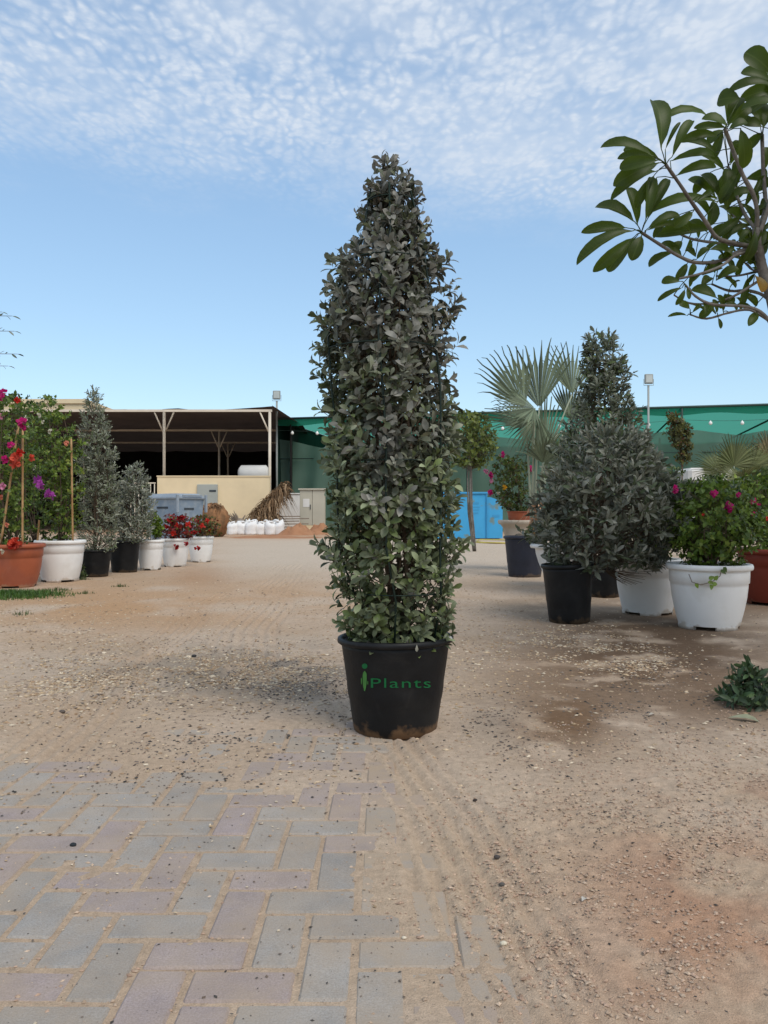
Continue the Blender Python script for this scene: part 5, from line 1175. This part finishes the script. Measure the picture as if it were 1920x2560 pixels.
n_ = len(lp); o = ob('crown', leaves_mesh('crown', 'plumeria', np.array(lp), np.array(ld), np.array(ln_), .22+.1*rng.random(n_), palette(n_, [(.04,.075,.015),(.05,.09,.02)], [1,1])), MT['leaf_gloss'], tp, -Bp); o['kind'] = 'stuff'

# ------------------------------------------------------------------ weeds, grass, litter
def grass(name, label, cx, cy, rx, ry, n_, h, cols, cat='grass'):
    V = []; Fc = []; CC = []
    for i in range(n_):
        r_ = random.random()**.75*random.uniform(.75,1.25); q = random.random()*6.283; x = cx+rx*r_*math.cos(q); y = cy+ry*r_*math.sin(q); z = float(gh(x,y))-.004; hh = h*random.uniform(.4,1.1)*(1.1-.5*r_); a_ = random.random()*6.283; w = .0035
        le = Vector((math.cos(a_), math.sin(a_), 0))*hh*random.uniform(.1,.7); sd_ = Vector((-math.sin(a_), math.cos(a_), 0))*w; b0 = len(V); cc = np.array(random.choice(cols))*random.uniform(.7,1.3)
        p = Vector((x,y,z)); V += [p-sd_, p+sd_, p+le*.4+Vector((0,0,hh*.6))+sd_*.7, p+le*.4+Vector((0,0,hh*.6))-sd_*.7, p+le+Vector((0,0,hh))]; CC += [cc]*5
        Fc += [(b0,b0+1,b0+2,b0+3),(b0+3,b0+2,b0+4)]
    o = ob(name, mesh(name, V, Fc, False, np.array(CC)), MT['leaf']); return tag(o, label, cat, kind='stuff')
GC = [(.06,.13,.02),(.09,.17,.025),(.05,.10,.02)]
d = GD(1490); grass('grass', 'patch of short green grass before the terracotta planter', P(45,0,d).x-.1, d-.05, .62, .42, 3800, .07, GC)
for px, py, rx, n_ in ((140,1478,.18,160),(215,1486,.10,70),(300,1468,.10,60),(205,1450,.12,90),(55,1540,.10,40)):
    d = GD(py); grass('grass', 'small weedy grass tuft on the sand by the left pots', P(px,0,d).x, d, rx, rx*.7, n_, .05, [(.07,.11,.03),(.12,.13,.05)])
d = GD(1428); shrub('weed', 'low leafy weed at the foot of the left black pot', 'weed', (P(200,0,10).x,10.0,-.01), 10.0, [(1408,194,204),(1425,188,212),(1445,186,214)], 26, 6, .06, .05, 'heart', [(.06,.09,.03),(.09,.12,.04)], [1,1], stems=3, shell=(.1,1), shrink=.2, stem_r=.004)
d = GD(1765)
shrub('weed', 'leafy green weed growing in the sand at the right edge', 'weed', (P(1872,0,d).x, d, -.005), d, [(1662,1862,1885),(1680,1845,1900),(1705,1825,1935),(1735,1805,1950),(1760,1798,1950)], 75, 6, .062, .07, 'lance', [(.05,.09,.035),(.075,.12,.045),(.04,.065,.03)], [2,1,2], stems=6, shell=(.1,1), shrink=.3, up=.5, th=(35,90), stem_r=.004)
def litter(name, label, px, py, L_, w, cc, ang, cat='leaf'):
    d = GD(py); x = P(px,0,d).x; z = float(gh(x,d)); me = leaves_mesh(name, 'obovate', np.array([[0,0,0.]]), np.array([[math.cos(ang),math.sin(ang),.05]]), np.array([[0,-.2,1.]]), np.array([L_]), np.array([cc]), np.array([w]))
    return tag(ob(name, me, MT['leaf'], None, (x, d, z+.006)), label, cat)
litter('fallen_leaf', 'curled pale green dry leaf lying below the weed on the right', 1822, 1800, .115, .9, (.30,.31,.20), -.35)
litter('fallen_leaf', 'small pale dry leaf on the damp soil on the right', 1622, 1797, .04, .9, (.50,.46,.38), .6)
litter('fallen_leaf', 'tiny whitish leaf on the sand bottom right', 1455, 2265, .022, 1.2, (.6,.57,.5), 1.0)
def pebble(label, px, py, s, cc):
    d = GD(py); x = P(px,0,d).x; V = []; Fc = []; na, nr = 9, 6
    for i in range(nr+1):
        for k in range(na):
            th_ = i/nr*math.pi; q = k/na*6.283; r_ = 1+.12*random.uniform(-1,1); V.append((s*1.2*r_*math.sin(th_)*math.cos(q), s*.9*r_*math.sin(th_)*math.sin(q), s*.7*math.cos(th_)))
    for i in range(nr):
        for k in range(na): Fc.append((i*na+k,(i+1)*na+k,(i+1)*na+(k+1)%na,i*na+(k+1)%na))
    z = max(float(gh(x,d)), 0 if px < 1000 and py > 2000 else -1); o = ob('pebble', mesh('pebble', V, Fc, True, np.tile(cc,(len(V),1))), MT['gravel'], None, (x,d,z+s*.45)); tag(o, label, 'pebble')
pebble('pale round pebble on the sand below the pot, bottom centre', 1259, 2370, .0062, (.62,.55,.42))
pebble('dark pebble beside the tyre track right of the paving', 1255, 2222, .0062, (.10,.09,.08))
pebble('larger dark pebble on the tyre track edge', 1243, 2140, .0075, (.08,.07,.065))
pebble('flat dark chip in the sand below the pot on the right', 1188, 1997, .0065, (.05,.04,.035))
pebble('pale chip on the lower middle of the paving edge', 1010, 2345, .0045, (.6,.52,.4))
pebble('dark stone on the gravel band left of the pot', 485, 1643, .013, (.05,.05,.05))
pebble('black chip on the pavers left of centre', 183, 2115, .0075, (.03,.035,.04))
pebble('grey brown stone on the sand near the left tyre track', 155, 1780, .012, (.12,.10,.085))
print('objects', len(bpy.data.objects))
